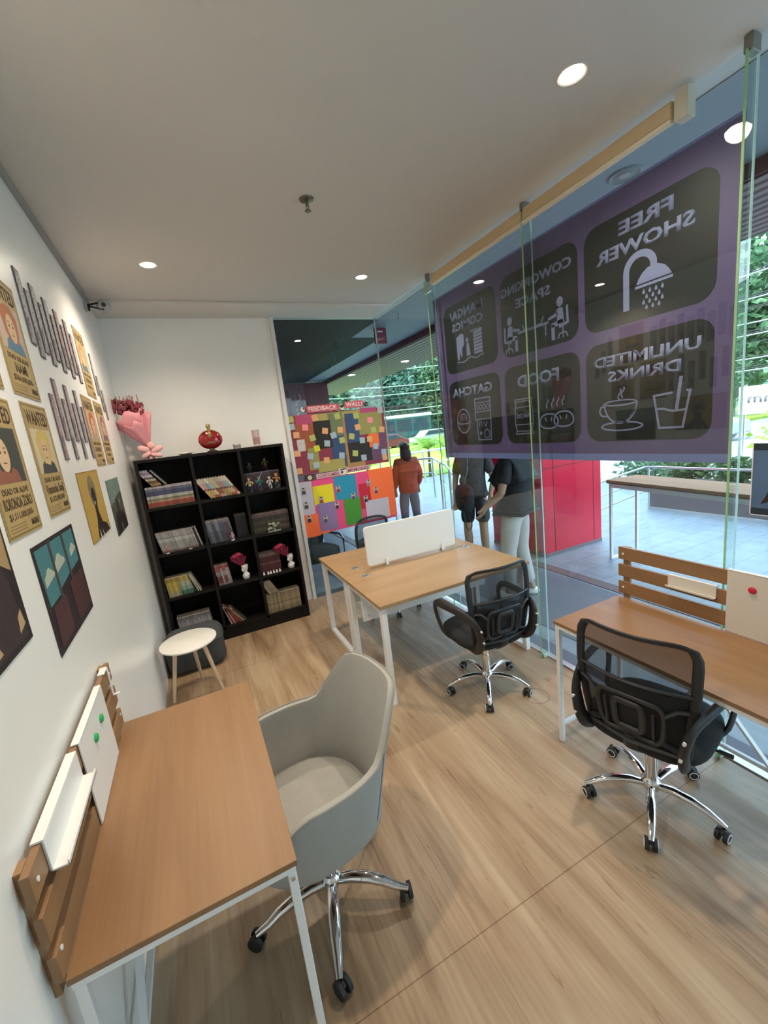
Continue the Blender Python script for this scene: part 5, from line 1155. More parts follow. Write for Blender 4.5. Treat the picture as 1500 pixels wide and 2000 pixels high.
tt.links.new(wv.outputs['Fac'], bp_.inputs['Height']); tt.links.new(bp_.outputs[0], bb.inputs['Normal'])
struct(MB().box(3.43, 4.66, YF-3, 13, 3.10, 3.24).build('canopy_awning', m))
struct(MB().box(-7, 2.45, YF-3, 13.5, 3.33, 9.0).build('added_shade_block', mat('shade_block_grey', (0.55, 0.53, 0.50), 0.8)))  # mass added above the roof so its shadow covers the plaza
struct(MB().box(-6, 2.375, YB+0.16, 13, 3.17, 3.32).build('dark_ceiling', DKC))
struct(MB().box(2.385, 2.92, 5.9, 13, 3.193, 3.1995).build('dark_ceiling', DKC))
# red wall at the far end of the walkway, with pale lettering
RW = mat('maroon_wall', (0.09, 0.010, 0.018), 0.45)
w = tag(MB().box(1.75, 3.42, 10.2, 10.4, -0.01, 3.168).build('maroon_wall', RW), 'maroon end wall seen high up through the back glass', 'wall'); w['kind'] = 'structure'
w = MB().box(-1.5, 1.75, 8.6, 8.8, -0.01, 3.168).build('slate_wall', mat('slate_wall_paint', (0.022, 0.03, 0.034), 0.6)); w['kind'] = 'structure'
struct(MB().box(-6.0, -1.2, YB+0.17, 13.0, -0.01, 3.168).build('slate_wall', MC['slate_wall_paint']))  # unseen block added to keep the bright street out of the window reflections
t = thing('wall_sign', 'pale lettered sign on the maroon wall seen above the feedback board', 'sign', (2.62, 10.19, 2.05))
MB().box(-0.19, 0.19, -0.02, 0.0, 0, 0.95).build('sign_panel', mat('sign_maroon', (0.12, 0.02, 0.035), 0.4), t)
m = MB()
for k in range(4): m.tube([(0.07*math.cos(R(a)), -0.028, 0.13+0.22*k+0.085*math.sin(R(a))) for a in range(20+40*k, 300+40*k, 30)], 0.016, n=5)
m.build('letter_shapes', mat('sign_pale', (0.45, 0.45, 0.47), 0.5), t)
# neighbour's red hanging sign
t = thing('hanging_sign', 'dark red sign hanging under the canopy just beyond the glass corner', 'sign', (2.63, 5.35, 2.995))
MB().box(-0.085, 0.085, -0.02, 0.02, 0, 0.199).build('sign_panel', mat('hanging_maroon', (0.20, 0.015, 0.045), 0.4), t, bevel=0.003)
MB().box(-0.05, 0.03, -0.023, -0.021, 0.145, 0.16).build('white_mark', PAPER, t)
for x in (-0.06, 0.06): MB().cyl((x, 0, 0.199), (x, 0, 0.204), 0.006, n=8).build('hanger', STEEL, t)
t = thing('wall_fan', 'small dark fan hanging from the pale canopy soffit outside the glass', 'fan', (2.58, 4.70, 3.198))
m = MB(); m.cyl((0, 0, 0), (0, 0, -0.05), 0.010, n=10); m.build('stem', GREYTRIM, t)
m = MB(); m.ell((0, 0, -0.06), 0.016, 0.016, 0.016, n=10, m=6)
for k in range(3): a = R(120*k+20); m.ell((0.048*math.cos(a), 0.048*math.sin(a), -0.065), 0.036, 0.016, 0.003, n=12, m=6, M=Matrix.Rotation(a, 3, 'Z'))
m.build('blades', GREYTRIM, t)
t = thing('soffit_speaker', 'round dark speaker grille in the outside soffit above the banner', 'speaker', (2.68, 1.90, 3.20))
MB().lathe([(0.0, -0.004), (0.055, -0.004), (0.060, -0.002), (0.085, -0.010), (0.095, -0.004), (0.095, 0)], n=32).build('grille', mat('grille_grey', (0.20, 0.22, 0.22), 0.5), t)
MB().lathe([(0.0, -0.006), (0.03, -0.006), (0.03, -0.004), (0, -0.004)], n=20).build('centre_cap', GREYTRIM, t)
for i, (x, y, z) in enumerate(((2.72, 5.55, 3.199), (4.12, 7.43, 3.099), (3.55, 8.85, 3.099))):
    downlight(x, y, z, ('round outdoor downlight in the pale soffit beyond the glass corner', 'round outdoor downlight in the rose ribbed canopy, nearer one', 'round outdoor downlight in the rose ribbed canopy, farther one')[i], 'outdoor canopy downlights', power=0, r=0.07)
# red column
t = thing('red_column', 'big glossy red clad column standing outside the shop window', 'column', (3.98, 3.93, -0.012))
RC = mat('glossy_red', (0.62, 0.014, 0.045), 0.22, noise=0.05, scale=1.5)
MB().box(0, 1.05, 0, 1.02, 0, 3.11).build('red_cladding', RC, t)
m = MB(); JT = mat('panel_joint', (0.06, 0.005, 0.01), 0.6)
for x in (0.17, 0.90): m.box(x, x+0.010, -0.002, 0.004, 0, 3.11)
m.box(0, 1.05, -0.002, 0.004, 1.16, 1.168); m.box(-0.002, 0.004, 0.17, 0.178, 0, 3.11); m.box(-0.002, 0.004, 0.82, 0.828, 0, 3.11)
m.build('panel_joints', JT, t)
MB().box(-0.006, 1.056, -0.006, 1.026, 0, 0.045).build('base_strip', mat('column_base', (0.18, 0.14, 0.15), 0.4), t)
# long bar table
t = thing('bar_table', 'long narrow outdoor counter table with oak top and white frame', 'table', (4.46, 3.41, -0.012), R(-9))
MB().box(0, 0.46, -3.2, 0, 0.955, 0.985).build('tabletop', wood('oak_outdoor', (0.34, 0.17, 0.085), (0.42, 0.23, 0.12), 'Y', 1, 0.85), t, bevel=0.002)
MB().box(0.0, 0.46, -3.2, 0, 0.945, 0.9545).build('dark_underside', mat('dark_edge_band', (0.09, 0.06, 0.05), 0.5), t)
MB().box(0.02, 0.06, -3.16, -0.02, 0.895, 0.9445).build('frame_rail', WMETAL, t); MB().box(0.40, 0.44, -3.16, -0.02, 0.895, 0.9445).build('frame_rail', WMETAL, t)
for y in (-0.05, -3.16):
    for x in (0.02, 0.41): MB().box(x, x+0.03, y, y+0.03, 0, 0.895).build('leg', WMETAL, t)
    MB().box(0.05, 0.41, y, y+0.03, 0.0, 0.03).build('foot_bar', WMETAL, t)
# planter with plants and steel railing
t = thing('planter', 'long taupe rendered planter wall beyond the outdoor counter table', 'planter', (7.10, 4.60, -0.012))
PLM = mat('taupe_render', (0.19, 0.165, 0.165), 0.7, noise=0.06, scale=5)
MB().box(0, 0.9, -7.0, 0, 0, 0.40).build('planter_box', PLM, t, bevel=0.01)
MB().box(-0.03, 0, -7.0, 0, 0, 0.03).build('kerb_strip', mat('pale_kerb', (0.50, 0.54, 0.56), 0.6), t)
MB().box(0.06, 0.84, -6.94, -0.06, 0.40, 0.42).build('soil', mat('soil', (0.05, 0.035, 0.025), 0.9), t)
LEAVES = {}
def leaf_mat(name, a, b, rough=0.5):
    if name in MC: return MC[name]
    m, t_, bs = new_mat(name); bs.inputs['Roughness'].default_value = rough
    oi = t_.nodes.new('ShaderNodeTexNoise'); oi.inputs['Scale'].default_value = 3.0; g_ = t_.nodes.new('ShaderNodeTexCoord'); t_.links.new(g_.outputs['Object'], oi.inputs['Vector'])
    r_ = t_.nodes.new('ShaderNodeValToRGB'); r_.color_ramp.elements[0].position = 0.35; r_.color_ramp.elements[1].position = 0.65
    r_.color_ramp.elements[0].color = (*a, 1); r_.color_ramp.elements[1].color = (*b, 1); t_.links.new(oi.outputs['Fac'], r_.inputs[0]); t_.links.new(r_.outputs[0], bs.inputs['Base Color'])
    o_ = t_.nodes['Material Output']; mx = t_.nodes.new('ShaderNodeMixShader'); tl = t_.nodes.new('ShaderNodeBsdfTranslucent'); t_.links.new(r_.outputs[0], tl.inputs[0]); mx.inputs[0].default_value = 0.35
    t_.links.new(bs.outputs[0], mx.inputs[1]); t_.links.new(tl.outputs[0], mx.inputs[2]); t_.links.new(mx.outputs[0], o_.inputs[0])
    MC[name] = m; return m
def leaves(n, c, rx, ry, rz, s, elong=2.2, shell=0.5):
    m = MB()
    for _ in range(n):
        d = Vector((random.gauss(0, 1), random.gauss(0, 1), random.gauss(0, 1))).normalized(); r = (shell+(1-shell)*random.random())
        p = Vector(c)+Vector((d.x*rx*r, d.y*ry*r, d.z*rz*r)); L = s*random.uniform(0.7, 1.3); W_ = L/elong
        a = Vector((random.gauss(0, 1), random.gauss(0, 1), random.gauss(0, 0.6))).normalized(); b = a.cross(Vector((random.gauss(0, 1), random.gauss(0, 1), random.gauss(0, 1)))).normalized()
        q = [p-a*L/2, p+b*W_/2, p+a*L/2, p-b*W_/2]; m._f([m.b.verts.new(v) for v in q])
    return m
GL1 = leaf_mat('shrub_leaf', (0.05, 0.10, 0.03), (0.20, 0.30, 0.10), 0.25); GL2 = leaf_mat('bright_leaf', (0.18, 0.36, 0.03), (0.45, 0.62, 0.10)); GL3 = leaf_mat('tree_leaf', (0.03, 0.10, 0.05), (0.16, 0.30, 0.15)); GL4 = leaf_mat('blue_green_leaf', (0.05, 0.16, 0.11), (0.22, 0.38, 0.28))
for k in range(9):
    y = 4.20-0.72*k
    s = thing('planter_shrub', '%s leafy shrub from the column end of the taupe planter' % ORD[k], 'shrub', (7.50, y, 0.41), group='shrubs in the taupe planter')
    leaves(520, (0, 0, 0.22), 0.38, 0.42, 0.24, 0.12, 2.2, 0.3).build('foliage', GL1, s, smooth=False, recalc=False)
    m = MB()
    for q in range(5): a = 1.26*q; m.cyl((0, 0, 0), (0.2*math.cos(a), 0.2*math.sin(a), 0.25), 0.012, 0.006, n=5)
    m.build('stems', mat('bark', (0.10, 0.07, 0.05), 0.8), s)
for k, (x, y, rr, h, mt_, lb) in enumerate(((9.3, 5.9, 0.8, 0.9, GL3, 'dark rounded shrub beyond the railing left of the planter'), (9.6, 3.4, 0.9, 1.7, GL2, 'yellow-green bush beyond the planter at the right frame edge'), (10.8, 1.6, 1.0, 1.6, GL2, 'yellow-green bush farther right beyond the planter'))):
    s = thing('bush', lb, 'bush', (x, y, -0.16))
    leaves(700, (0, 0, h*0.55), rr, rr, h*0.5, 0.16, 2.0, 0.4).build('foliage', mt_, s, smooth=False, recalc=False)
    MB().cyl((0, 0, 0), (0, 0, h*0.6), 0.04, 0.02, n=7).build('stem', MC['bark'], s)
def railing(lab, pts, zs, posts, r=0.022, base=-0.012):
    t = thing('steel_railing', lab, 'railing', (pts[0][0], pts[0][1], base)); o = Vector((pts[0][0], pts[0][1], 0))
    for i, z in enumerate(zs):
        MB().tube([Vector((p[0], p[1], (p[2] if len(p) > 2 else 0)+z-base))-o for p in pts], r if i == 0 else r*0.6, n=8).build('handrail' if i == 0 else 'rail', STEEL, t)
    for p in posts: MB().cyl(Vector((p[0], p[1], 0))-o, Vector((p[0], p[1], (p[2] if len(p) > 2 else 0)+zs[0]-base))-o, r*1.05, n=10).build('post', STEEL, t)
    return t
railing('steel railing running from the red column along the taupe planter', [(5.07, 4.22), (5.68, 4.34), (7.0, 4.62), (7.04, 4.50), (7.04, 0.5), (7.04, -2.4)], (0.72, 0.50, 0.30), [(5.12, 4.23), (7.03, 4.56), (7.04, 1.9), (7.04, -0.8)], 0.018)
railing('sloping steel railing right of the person in orange', [(3.95, 5.86), (4.75, 7.30), (5.66, 9.29), (5.0, 9.75)], (1.0, 0.62), [(4.30, 6.50), (4.95, 7.83), (5.6, 9.2), (5.05, 9.7)], 0.026)
railing('far steel railing in front of the bright lawn', [(5.4, 12.0), (7.0, 12.05), (9.5, 12.1)], (1.0, 0.6), [(5.4, 12.0), (7.0, 12.05), (8.5, 12.1)], 0.03)
# palms and lawn plants
def palm(x, y, h, lab, n=16, sp=0.75):
    t = thing('palm', lab, 'plant', (x, y, -0.1)); m = MB()
    for k in range(n):
        a = 2*PI*k/n+random.uniform(-.2, .2); L = sp*random.uniform(0.8, 1.15); up_ = random.uniform(0.5, 1.2)
        P_ = [Vector((L*q*math.cos(a), L*q*math.sin(a), h*0.62+up_*q-0.75*q*q*L)) for q in [i/7 for i in range(8)]]
        for i in range(1, 8):
            d = (P_[i]-P_[i-1]).normalized(); sd = Vector((-math.sin(a), math.cos(a), 0))
            for s_ in (-1, 1):
                tip = P_[i]+sd*s_*0.22*(1-abs(i/7-0.5))+d*0.14-Vector((0, 0, 0.05)); m._f([m.b.verts.new(v) for v in (P_[i-1], P_[i], tip)])
    m.build('fronds', GL2, t, smooth=False, recalc=False)
    MB().cyl((0, 0, 0), (0.02, 0, h*0.62), 0.06, 0.045, n=8).build('stem', MC['bark'], t)
palm(7.9, 13.2, 1.75, 'bright green palm in front of the bus', 20, 0.8); palm(9.9, 15.0, 1.4, 'smaller palm right of the bright green palm', 14, 0.7); palm(6.0, 14.6, 0.9, 'low palm plant on the lawn edge left of the bright green palm', 12, 0.6)
# vehicles
t = thing('bus', 'dark teal bus with a pale roof beyond the lawn', 'bus', (12.0, 40.5, -0.16))
MB().box(0, 13, 0, 2.5, 0.45, 3.05).build('body', mat('bus_teal', (0.03, 0.10, 0.11), 0.3), t, bevel=0.08); MB().box(-0.1, 13.1, -0.05, 2.55, 2.95, 3.25).build('roof', mat('bus_roof', (0.60, 0.72, 0.76), 0.4), t, bevel=0.05)
for k in range(6): MB().box(0.5+2.05*k, 2.3+2.05*k, -0.02, 0, 1.5, 2.75).build('window', mat('bus_window', (0.03, 0.05, 0.07), 0.1), t)
for x in (2.0, 10.6): MB().cyl((x, -0.02, 0.5), (x, 0.3, 0.5), 0.5, n=24).build('wheel', RUB, t)
def car(x, y, col, lab, rz=0):
    t = thing('car', lab, 'car', (x, y, -0.16), rz); cm = mat('car_'+lab[:12], col, 0.3)
    MB().prism([(0, 0.28), (0.05, 0.75), (0.9, 0.90), (1.5, 1.40), (3.1, 1.42), (3.9, 0.95), (4.35, 0.85), (4.4, 0.28)], -0.85, 0.85, 'y').build('body', cm, t, bevel=0.06)
    MB().prism([(1.05, 0.93), (1.55, 1.34), (3.05, 1.35), (3.7, 0.97)], -0.865, 0.865, 'y').build('window', MC['bus_window'], t)
    for q in (0.85, 3.5):
        for s_ in (-0.86, 0.70): MB().cyl((q, s_, 0.33), (q, s_+0.16, 0.33), 0.33, n=20).build('wheel', RUB, t)
car(15.0, 36.5, (0.16, 0.03, 0.04), 'dark red car parked before the bus'); car(20.5, 37.2, (0.35, 0.38, 0.40), 'silver car parked before the bus'); car(19.0, 9.0, (0.30, 0.33, 0.36), 'grey car on the street at the right', R(80))
# trees
def tree(x, y, h, w, m_, lab, n=1500, s=0.55):
    t = thing('tree', lab, 'tree', (x, y, -0.16), group=None)
    mm = leaves(n, (0, 0, h*0.56), w, w, h*0.48, s, 1.7, 0.25); mm.build('crown', m_, t, smooth=False, recalc=False)
    m = MB(); m.cyl((0, 0, 0), (0.2, 0, h*0.5), 0.28, 0.16, n=9)
    for k in range(4): a = 1.57*k+0.4; m.cyl((0.15, 0, h*0.35), (w*0.5*math.cos(a), w*0.5*math.sin(a), h*0.62), 0.11, 0.04, n=6)
    m.build('trunk', MC['bark'], t)
TP = [(8, 46, 11, 4.5, GL3), (13, 50, 12, 5.0, GL4), (19, 48, 11, 5, GL3), (25, 50, 13, 5.5, GL4), (31, 47, 12, 5, GL3), (38, 44, 12, 5.5, GL4), (36, 34, 12, 5, GL3), (38, 25, 12, 5.2, GL4), (33, 16, 12, 5, GL3), (34, 7, 12, 5, GL4), (30, -1, 11, 4.8, GL3), (20.5, 22, 7, 2.6, GL4), (20.6, 17.2, 7.5, 2.6, GL3)]
for i, (x, y, h_, w_, m_) in enumerate(TP):
    tree(x, y, h_, w_*0.72, m_, ('broad dark green tree', 'broad blue-green tree')[m_ is GL4]+' beyond the street, '+['behind the lawn at the far left', 'second from the left behind the bus', 'third from the left behind the bus', 'fourth from the left behind the bus', 'fifth from the left behind the bus', 'sixth from the left in the background row', 'seventh in the background row', 'eighth in the background row', 'ninth in the row near the right edge', 'tenth in the background row at the right frame edge', 'last of the row at the far right', 'small one standing before the row', 'small one nearest the right frame edge'][i], 3600, 0.72)
# wooded hillside behind the trees
m = MB(); NA, NR = 60, 5; G = []
for j in range(NR+1):
    rr_ = 54+5*j
    G.append([m.b.verts.new((rr_*math.sin(R(-30+170*i/NA))*(1+0.02*math.sin(i*1.7)), rr_*math.cos(R(-30+170*i/NA)), -0.2+(14+2.2*math.sin(i*0.9)+1.3*math.sin(i*2.3))*math.sin(PI/2*j/NR))) for i in range(NA+1)])
for j in range(NR):
    for i in range(NA): m._f([G[j][i], G[j][i+1], G[j+1][i+1], G[j+1][i]])
struct(m.build('hillside', mat('wooded_hill', (0.07, 0.14, 0.09), 0.9, noise=0.7, scale=1.2)))
# overhead cables between two poles
for i, (x, y) in enumerate(((4.0, 30.0), (27.0, 24.0), (24.0, -8.0))):
    p = thing('utility_pole', ['grey utility pole beyond the lawn on the left', 'grey utility pole at the bend of the street', 'grey utility pole past the right frame edge'][i], 'pole', (x, y, -0.16))
    MB().cyl((0, 0, 0), (0, 0, 10), 0.16, 0.11, n=12).build('shaft', mat('pole_concrete', (0.35, 0.35, 0.34), 0.8), p); MB().box(-0.9, 0.9, -0.05, 0.05, 8.8, 8.95).build('crossarm', MC['bark'], p)
PL = [Vector((4.0, 30.0, 0)), Vector((27.0, 24.0, 0)), Vector((24.0, -8.0, 0))]
for k in range(18):
    z0 = 3.0+0.30*k; P_ = []
    for a, b in ((0, 1), (1, 2)):
        for i in range(11):
            q = i/10; sag = (0.5+0.12*(k % 5))*4*q*(1-q); p = PL[a].lerp(PL[b], q)+Vector((0.32+0.1*(k % 3), 0.32+0.1*(k % 4), z0-sag+0.25*math.sin(k*2.1+a)*q)); P_.append(p)
    o = MB().tube(P_, 0.022+0.012*(k % 3 == 0), n=5).build('overhead_cable', mat('cable_pale' if k % 3 == 0 else 'cable_dark', (0.30, 0.34, 0.34) if k % 3 == 0 else (0.03, 0.035, 0.035), 0.5))
    tag(o, 'overhead cable, one of the many sagging before the trees', 'cable', 'overhead cables along the street')
# sign board with reversed lettering
t = thing('reversed_sign', 'pale pink sign with dark reversed script beyond the glass at the right edge', 'sign', (12.0, 4.2, 0.0))
MB().box(-0.02, 0.02, 0, 1.45, 1.22, 1.86).build('sign_board', mat('sign_pink', (0.62, 0.55, 0.60), 0.6), t)
lettering('lettering', 'Comm', lambda u, v, l=0: (-0.021-l, u, v), 0.72, 1.48, 0.22, mat('sign_script', (0.16, 0.17, 0.20), 0.6), t, width=1.1, lift=0.0, bold=0.01)
for y in (0.1, 1.35): MB().cyl((0.05, y, -0.14), (0.05, y, 1.9), 0.03, n=8).build('post', STEEL, t)
# dark thing behind the back glass: a black stroller-like padded chair
t = thing('lounge_chair', 'black padded chair with chrome arms outside behind the back glass', 'chair', (1.28, 5.25, -0.012), R(20))
m = MB(); m.ell((0, 0, 0.40), 0.30, 0.28, 0.09, n=24, m=10, e=0.6); m.build('seat', BLKF, t)
m = MB(); m.ell((0.0, 0.20, 0.62), 0.29, 0.08, 0.20, n=24, m=10, e=0.6, M=Matrix.Rotation(R(-12), 3, 'X')); m.build('backrest', BLKF, t)
for s_ in (-1, 1):
    MB().tube([(s_*0.30, -0.24, 0.02), (s_*0.31, -0.24, 0.55), (s_*0.31, -0.18, 0.60), (s_*0.31, 0.15, 0.60), (s_*0.31, 0.22, 0.55), (s_*0.30, 0.24, 0.02)], 0.014, n=8).build('arm_frame', CHROME, t)
    MB().cyl((s_*0.30, -0.24, 0.02), (s_*0.30, 0.24, 0.02), 0.014, n=8).build('floor_runner', CHROME, t)

# ================================================================== PEOPLE
def skinned(name, V, E, Rd, m, parent, sub=2, root=0):
    me = bpy.data.meshes.new(name); me.from_pydata([tuple(v) for v in V], E, []); me.materials.append(m)
    o = bpy.data.objects.new(name, me); COL.objects.link(o); o.parent = parent
    md = o.modifiers.new('skin', 'SKIN'); md.use_smooth_shade = True
    sv = me.skin_vertices[0].data
    for i, r in enumerate(Rd): sv[i].radius = r if isinstance(r, tuple) else (r, r); sv[i].use_root = (i == root)
    s_ = o.modifiers.new('sub', 'SUBSURF'); s_.levels = sub; s_.render_levels = sub
    return o
SKINM = mat('skin_tan', (0.36, 0.21, 0.13), 0.5, noise=0.05, scale=30)
def person(lab, loc, rz, H, arms, feet, top, bottom, shoes, hair, longhair=False, shorts=False, sleeve=0.55, baggy=1.0, jacket=False):
    """arms: {side: (elbow, wrist, hand direction)}; feet: {side: (knee, ankle)} in metres, figure facing +y"""
    t = thing('person', lab, 'person', loc, rz); k = H/1.70
    def v(x, y, z): return Vector((x*k, y*k, z*k))
    V = [v(0, 0, .95), v(0, 0.0, 1.08), v(0, .005, 1.22), v(0, 0, 1.36), v(0, -.005, 1.44), v(0, .005, 1.50), v(0, .012, 1.555), v(0, .010, 1.62), v(0, .004, 1.68)]
    Rd = [(.112, .088), (.118, .088), (.145, .10), (.13, .085), (.055, .055), (.048, .05), (.062, .075), (.074, .090), (.055, .07)]; Rd = [(a*k, b*k) for a, b in Rd]
    E = [(i, i+1) for i in range(8)]
    def add(p, r, par): V.append(p); Rd.append((r[0]*k, r[1]*k) if isinstance(r, tuple) else (r*k, r*k)); E.append((par, len(V)-1)); return len(V)-1
    # nose, ears
    n = add(v(0, .112, 1.585), .012, 6)
    for s_ in (-1, 1): add(v(s_*.082, -.002, 1.60), .013, 7)
    joints = {}
    for s_ in (-1, 1):
        el, wr, hd = arms[s_]
        sh = add(v(s_*.165, -.005, 1.395), (.055, .055), 3); a = v(s_*.165, -.005, 1.395); e = v(*el); w_ = v(*wr)
        i1 = add(a.lerp(e, .5), .045, sh); i2 = add(e, .038, i1); i3 = add(e.lerp(w_, .4), .037, i2); i4 = add(w_, .025, i3)
        d = Vector(hd).normalized(); sd = d.cross(Vector((0, 1, 0.2))).normalized(); nn = sd.cross(d)
        pm = add(w_+d*.045*k, (.030, .020), i4)
        kn = w_+d*.085*k
        for f in range(4):
            off = sd*(-.027+.018*f)*k; b0 = add(w_+d*.075*k+off*.8, .0115, pm); L = (.055, .066, .070, .058)[f]*k
            b1 = add(w_+d*(.085*k+L*.5)+off+nn*.006*k, .0095, b0); add(w_+d*(.082*k+L*.92)+off+nn*.026*k, .0078, b1)
        th0 = add(w_+d*.035*k-sd*.034*k+nn*.01*k, .013, i4); add(w_+d*.070*k-sd*.052*k+nn*.024*k, .010, th0)
        joints[s_] = (a, e, w_)
        knp, an = feet[s_]; hp = add(v(s_*.088, 0, .90), .076, 0); kk = v(*knp); aa = v(*an)
        q1 = add(v(s_*.088, 0, .90).lerp(kk, .5), .068, hp); q2 = add(kk, .056, q1); q3 = add(kk.lerp(aa, .35), .058, q2); q4 = add(aa, .036, q3)
        add(aa+v(s_*.01, .07, -.045), (.036, .028), q4); add(aa+v(s_*.015, .14, -.052), (.034, .020), len(V)-1)
        add(aa+v(0, -.045, -.040), .028, q4)
        joints[s_] += (v(s_*.088, 0, .90), kk, aa)
    skinned('body', V, E, Rd, SKINM, t, 2)
    # top garment
    b = baggy
    TV = [v(0, 0, .93 if not jacket else .80), v(0, 0, 1.06), v(0, .005, 1.22), v(0, 0, 1.37), v(0, -.003, 1.445)]; TR = [(.165*b, .13*b), (.155*b, .125*b), (.17*b, .13*b), (.155, .11), (.075, .072)]; TE = [(i, i+1) for i in range(4)]
    for s_ in (-1, 1):
        a, e, w_ = joints[s_][:3]; end = e if sleeve >= 1 else a.lerp(e, sleeve*1.25)
        TV.append(a); TR.append((.070, .068)); TE.append((3, len(TV)-1)); TV.append(a.lerp(e, .5)); TR.append((.062*b, .062*b)); TE.append((len(TV)-2, len(TV)-1))
        if sleeve >= 1:
            TV.append(e); TR.append((.054*b, .054*b)); TE.append((len(TV)-2, len(TV)-1)); TV.append(e.lerp(w_, .9)); TR.append((.042*b, .042*b)); TE.append((len(TV)-2, len(TV)-1))
        else:
            TV.append(end); TR.append((.060*b, .060*b)); TE.append((len(TV)-2, len(TV)-1))
    skinned('jacket' if jacket else 'shirt', TV, TE, [(r[0]*k, r[1]*k) for r in TR], top, t, 2, 1)
    BV = [v(0, 0, 1.02), v(0, 0, .91)]; BR = [(.135, .11), (.155, .125)]; BE = [(0, 1)]
    for s_ in (-1, 1):
        h_, kk, aa = joints[s_][3:]
        BV.append(h_); BR.append((.105, .105)); BE.append((1, len(BV)-1)); BV.append(h_.lerp(kk, .5)); BR.append((.098, .098)); BE.append((len(BV)-2, len(BV)-1))
        if shorts: BV.append(h_.lerp(kk, .85)); BR.append((.092, .092)); BE.append((len(BV)-2, len(BV)-1))
        else:
            BV.append(kk); BR.append((.080, .080)); BE.append((len(BV)-2, len(BV)-1)); BV.append(aa+v(0, 0, .03)); BR.append((.062, .062)); BE.append((len(BV)-2, len(BV)-1))
        m = MB().ell(aa+v(s_*.01, .055, -.040), .050*k, .138*k, .046*k, n=18, m=10, e=0.8); m.build('shoe', shoes, t)
    skinned('shorts' if shorts else 'trousers', BV, BE, [(r[0]*k, r[1]*k) for r in BR], bottom, t, 2, 1)
    m = MB(); m.ell(v(0, -.014, 1.628), .088*k, .098*k, .088*k, n=20, m=12)
    if longhair:
        m.ell(v(0, -.055, 1.50), .092*k, .060*k, .15*k, n=18, m=10)
        for s_ in (-1, 1): m.ell(v(s_*.066, -.02, 1.51), .030*k, .05*k, .13*k, n=12, m=8)
    m.build('hair', hair, t)
    m = MB()
    for s_ in (-1, 1): m.ell(v(s_*.028, .094, 1.605), .011*k, .006*k, .006*k, n=8, m=5)
    m.build('eyes', INK, t); MB().ell(v(0, .098, 1.553), .022*k, .006*k, .006*k, n=10, m=5).build('mouth', mat('lips', (0.35, 0.12, 0.10), 0.5), t)
    return t
HAIR = mat('black_hair', (0.012, 0.010, 0.010), 0.45)
stand = {-1: ((-.095, .02, .50), (-.10, -.01, .085)), 1: ((.095, .02, .50), (.10, -.01, .085))}
# person in orange, seen from behind
person('person with long dark hair in a loose rust orange jacket, seen from behind', (3.26, 6.2, -0.012), R(-8), 1.62,
       {-1: ((-.235, -.02, 1.13), (-.225, .06, .90), (0, .1, -1)), 1: ((.235, -.02, 1.13), (.215, .07, .92), (0, .1, -1))},
       {-1: ((-.11, .02, .50), (-.12, -.01, .085)), 1: ((.11, .02, .50), (.12, -.01, .085))},
       mat('rust_jacket', (0.42, 0.09, 0.04), 0.8, noise=0.3, scale=5), mat('grey_trousers', (0.16, 0.15, 0.16), 0.8), BLKP, HAIR, longhair=True, sleeve=1.0, baggy=1.22, jacket=True)
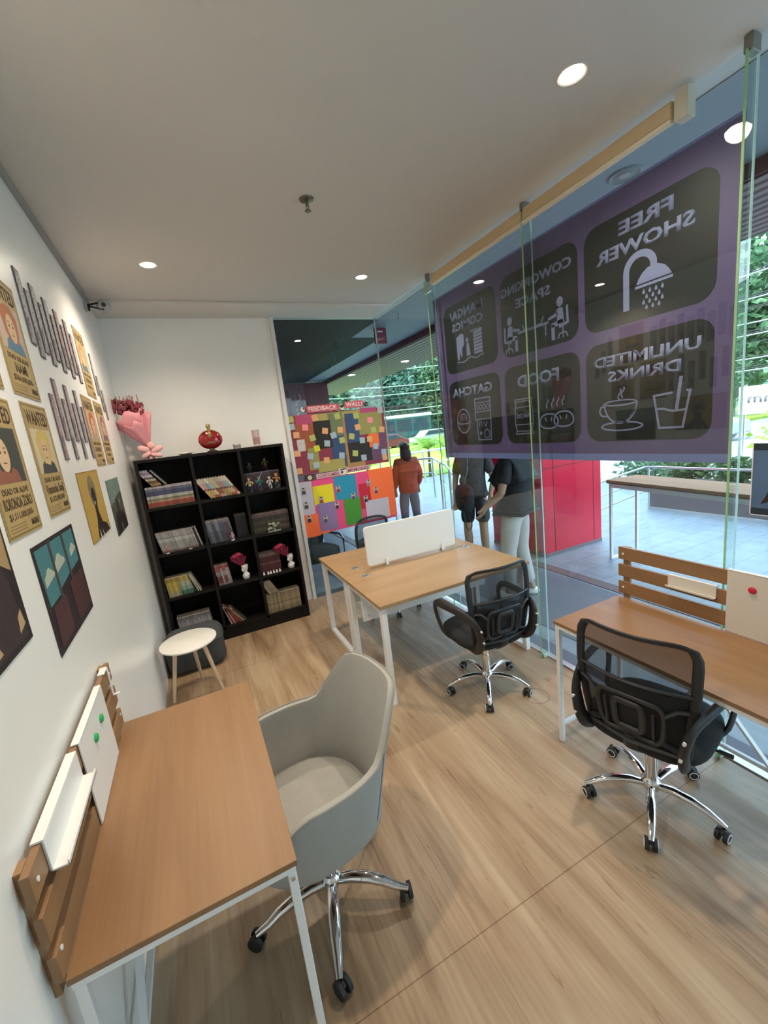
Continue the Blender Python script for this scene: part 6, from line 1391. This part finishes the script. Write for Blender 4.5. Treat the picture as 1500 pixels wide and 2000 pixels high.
# person with a shoulder bag
bshirt, tt, bb = new_mat('charcoal_printed_shirt'); bb.inputs['Roughness'].default_value = 0.8
g = tt.nodes.new('ShaderNodeTexCoord'); vo = tt.nodes.new('ShaderNodeTexVoronoi'); vo.inputs['Scale'].default_value = 11; tt.links.new(g.outputs['Object'], vo.inputs['Vector'])
rr_ = tt.nodes.new('ShaderNodeValToRGB'); rr_.color_ramp.interpolation = 'CONSTANT'; rr_.color_ramp.elements[0].color = (0.01, 0.01, 0.012, 1); rr_.color_ramp.elements[1].position = 0.22; rr_.color_ramp.elements[1].color = (0.045, 0.045, 0.055, 1)
tt.links.new(vo.outputs['Distance'], rr_.inputs[0]); tt.links.new(rr_.outputs[0], bb.inputs['Base Color'])
person('person in a dark grey printed shirt and black shorts with a shoulder bag', (3.19, 4.30, -0.012), R(128), 1.72,
       {-1: ((-.26, .04, 1.12), (-.23, .16, .93), (0.1, .3, -1)), 1: ((.24, -.02, 1.12), (.22, .10, .90), (0, .1, -1))}, {-1: ((-.095, .02, .50), (-.10, -.01, .085)), 1: ((.10, .06, .50), (.13, -.08, .085))},
       bshirt, mat('black_shorts', (0.012, 0.012, 0.014), 0.8), BLKP, HAIR, shorts=True, sleeve=0.6, baggy=1.05)
t = thing('shoulder_bag', 'black bag with a hanging strap at the side of the person in black shorts', 'bag', (2.93, 4.15, 0.85))
MB().ell((0, 0, 0.10), 0.085, 0.13, 0.17, n=22, m=12, e=0.7).build('bag_body', BLKF, t); MB().ell((-0.05, -0.02, 0.03), 0.05, 0.09, 0.08, n=16, m=10, e=0.7).build('front_pocket', BLKF, t)
MB().ell((-0.01, 0, 0.30), 0.035, 0.05, 0.07, n=14, m=8).build('top_flap', mat('olive_cloth', (0.05, 0.055, 0.02), 0.8), t)
MB().tube([(0.03, -0.06, -0.03), (0.04, -0.07, -0.15), (0.03, -0.06, -0.26), (-0.01, -0.05, -0.30), (-0.04, -0.05, -0.25), (-0.06, -0.05, -0.12), (-0.065, -0.04, -0.01)], 0.008, n=6).build('hanging_strap', BLKP, t)
MB().tube([(0.0, 0.0, 0.26), (0.08, 0.02, 0.42), (0.12, 0.06, 0.56)], 0.012, n=6).build('shoulder_strap', BLKP, t)
# person in black and beige
person('person in a black T-shirt and beige trousers holding a phone, close to the glass', (2.88, 3.22, -0.012), R(22), 1.76,
       {-1: ((-.30, -.02, 1.13), (-.33, .14, .99), (-.1, .5, -.8)), 1: ((.25, -.02, 1.12), (.24, .06, .87), (0, .1, -1))}, {-1: ((-.10, .05, .50), (-.12, .04, .085)), 1: ((.10, .02, .50), (.12, -.06, .085))},
       mat('black_tee', (0.010, 0.010, 0.012), 0.85), mat('beige_trousers', (0.48, 0.45, 0.42), 0.8, noise=0.06, scale=12), PAPER, HAIR, sleeve=0.62, baggy=1.25)
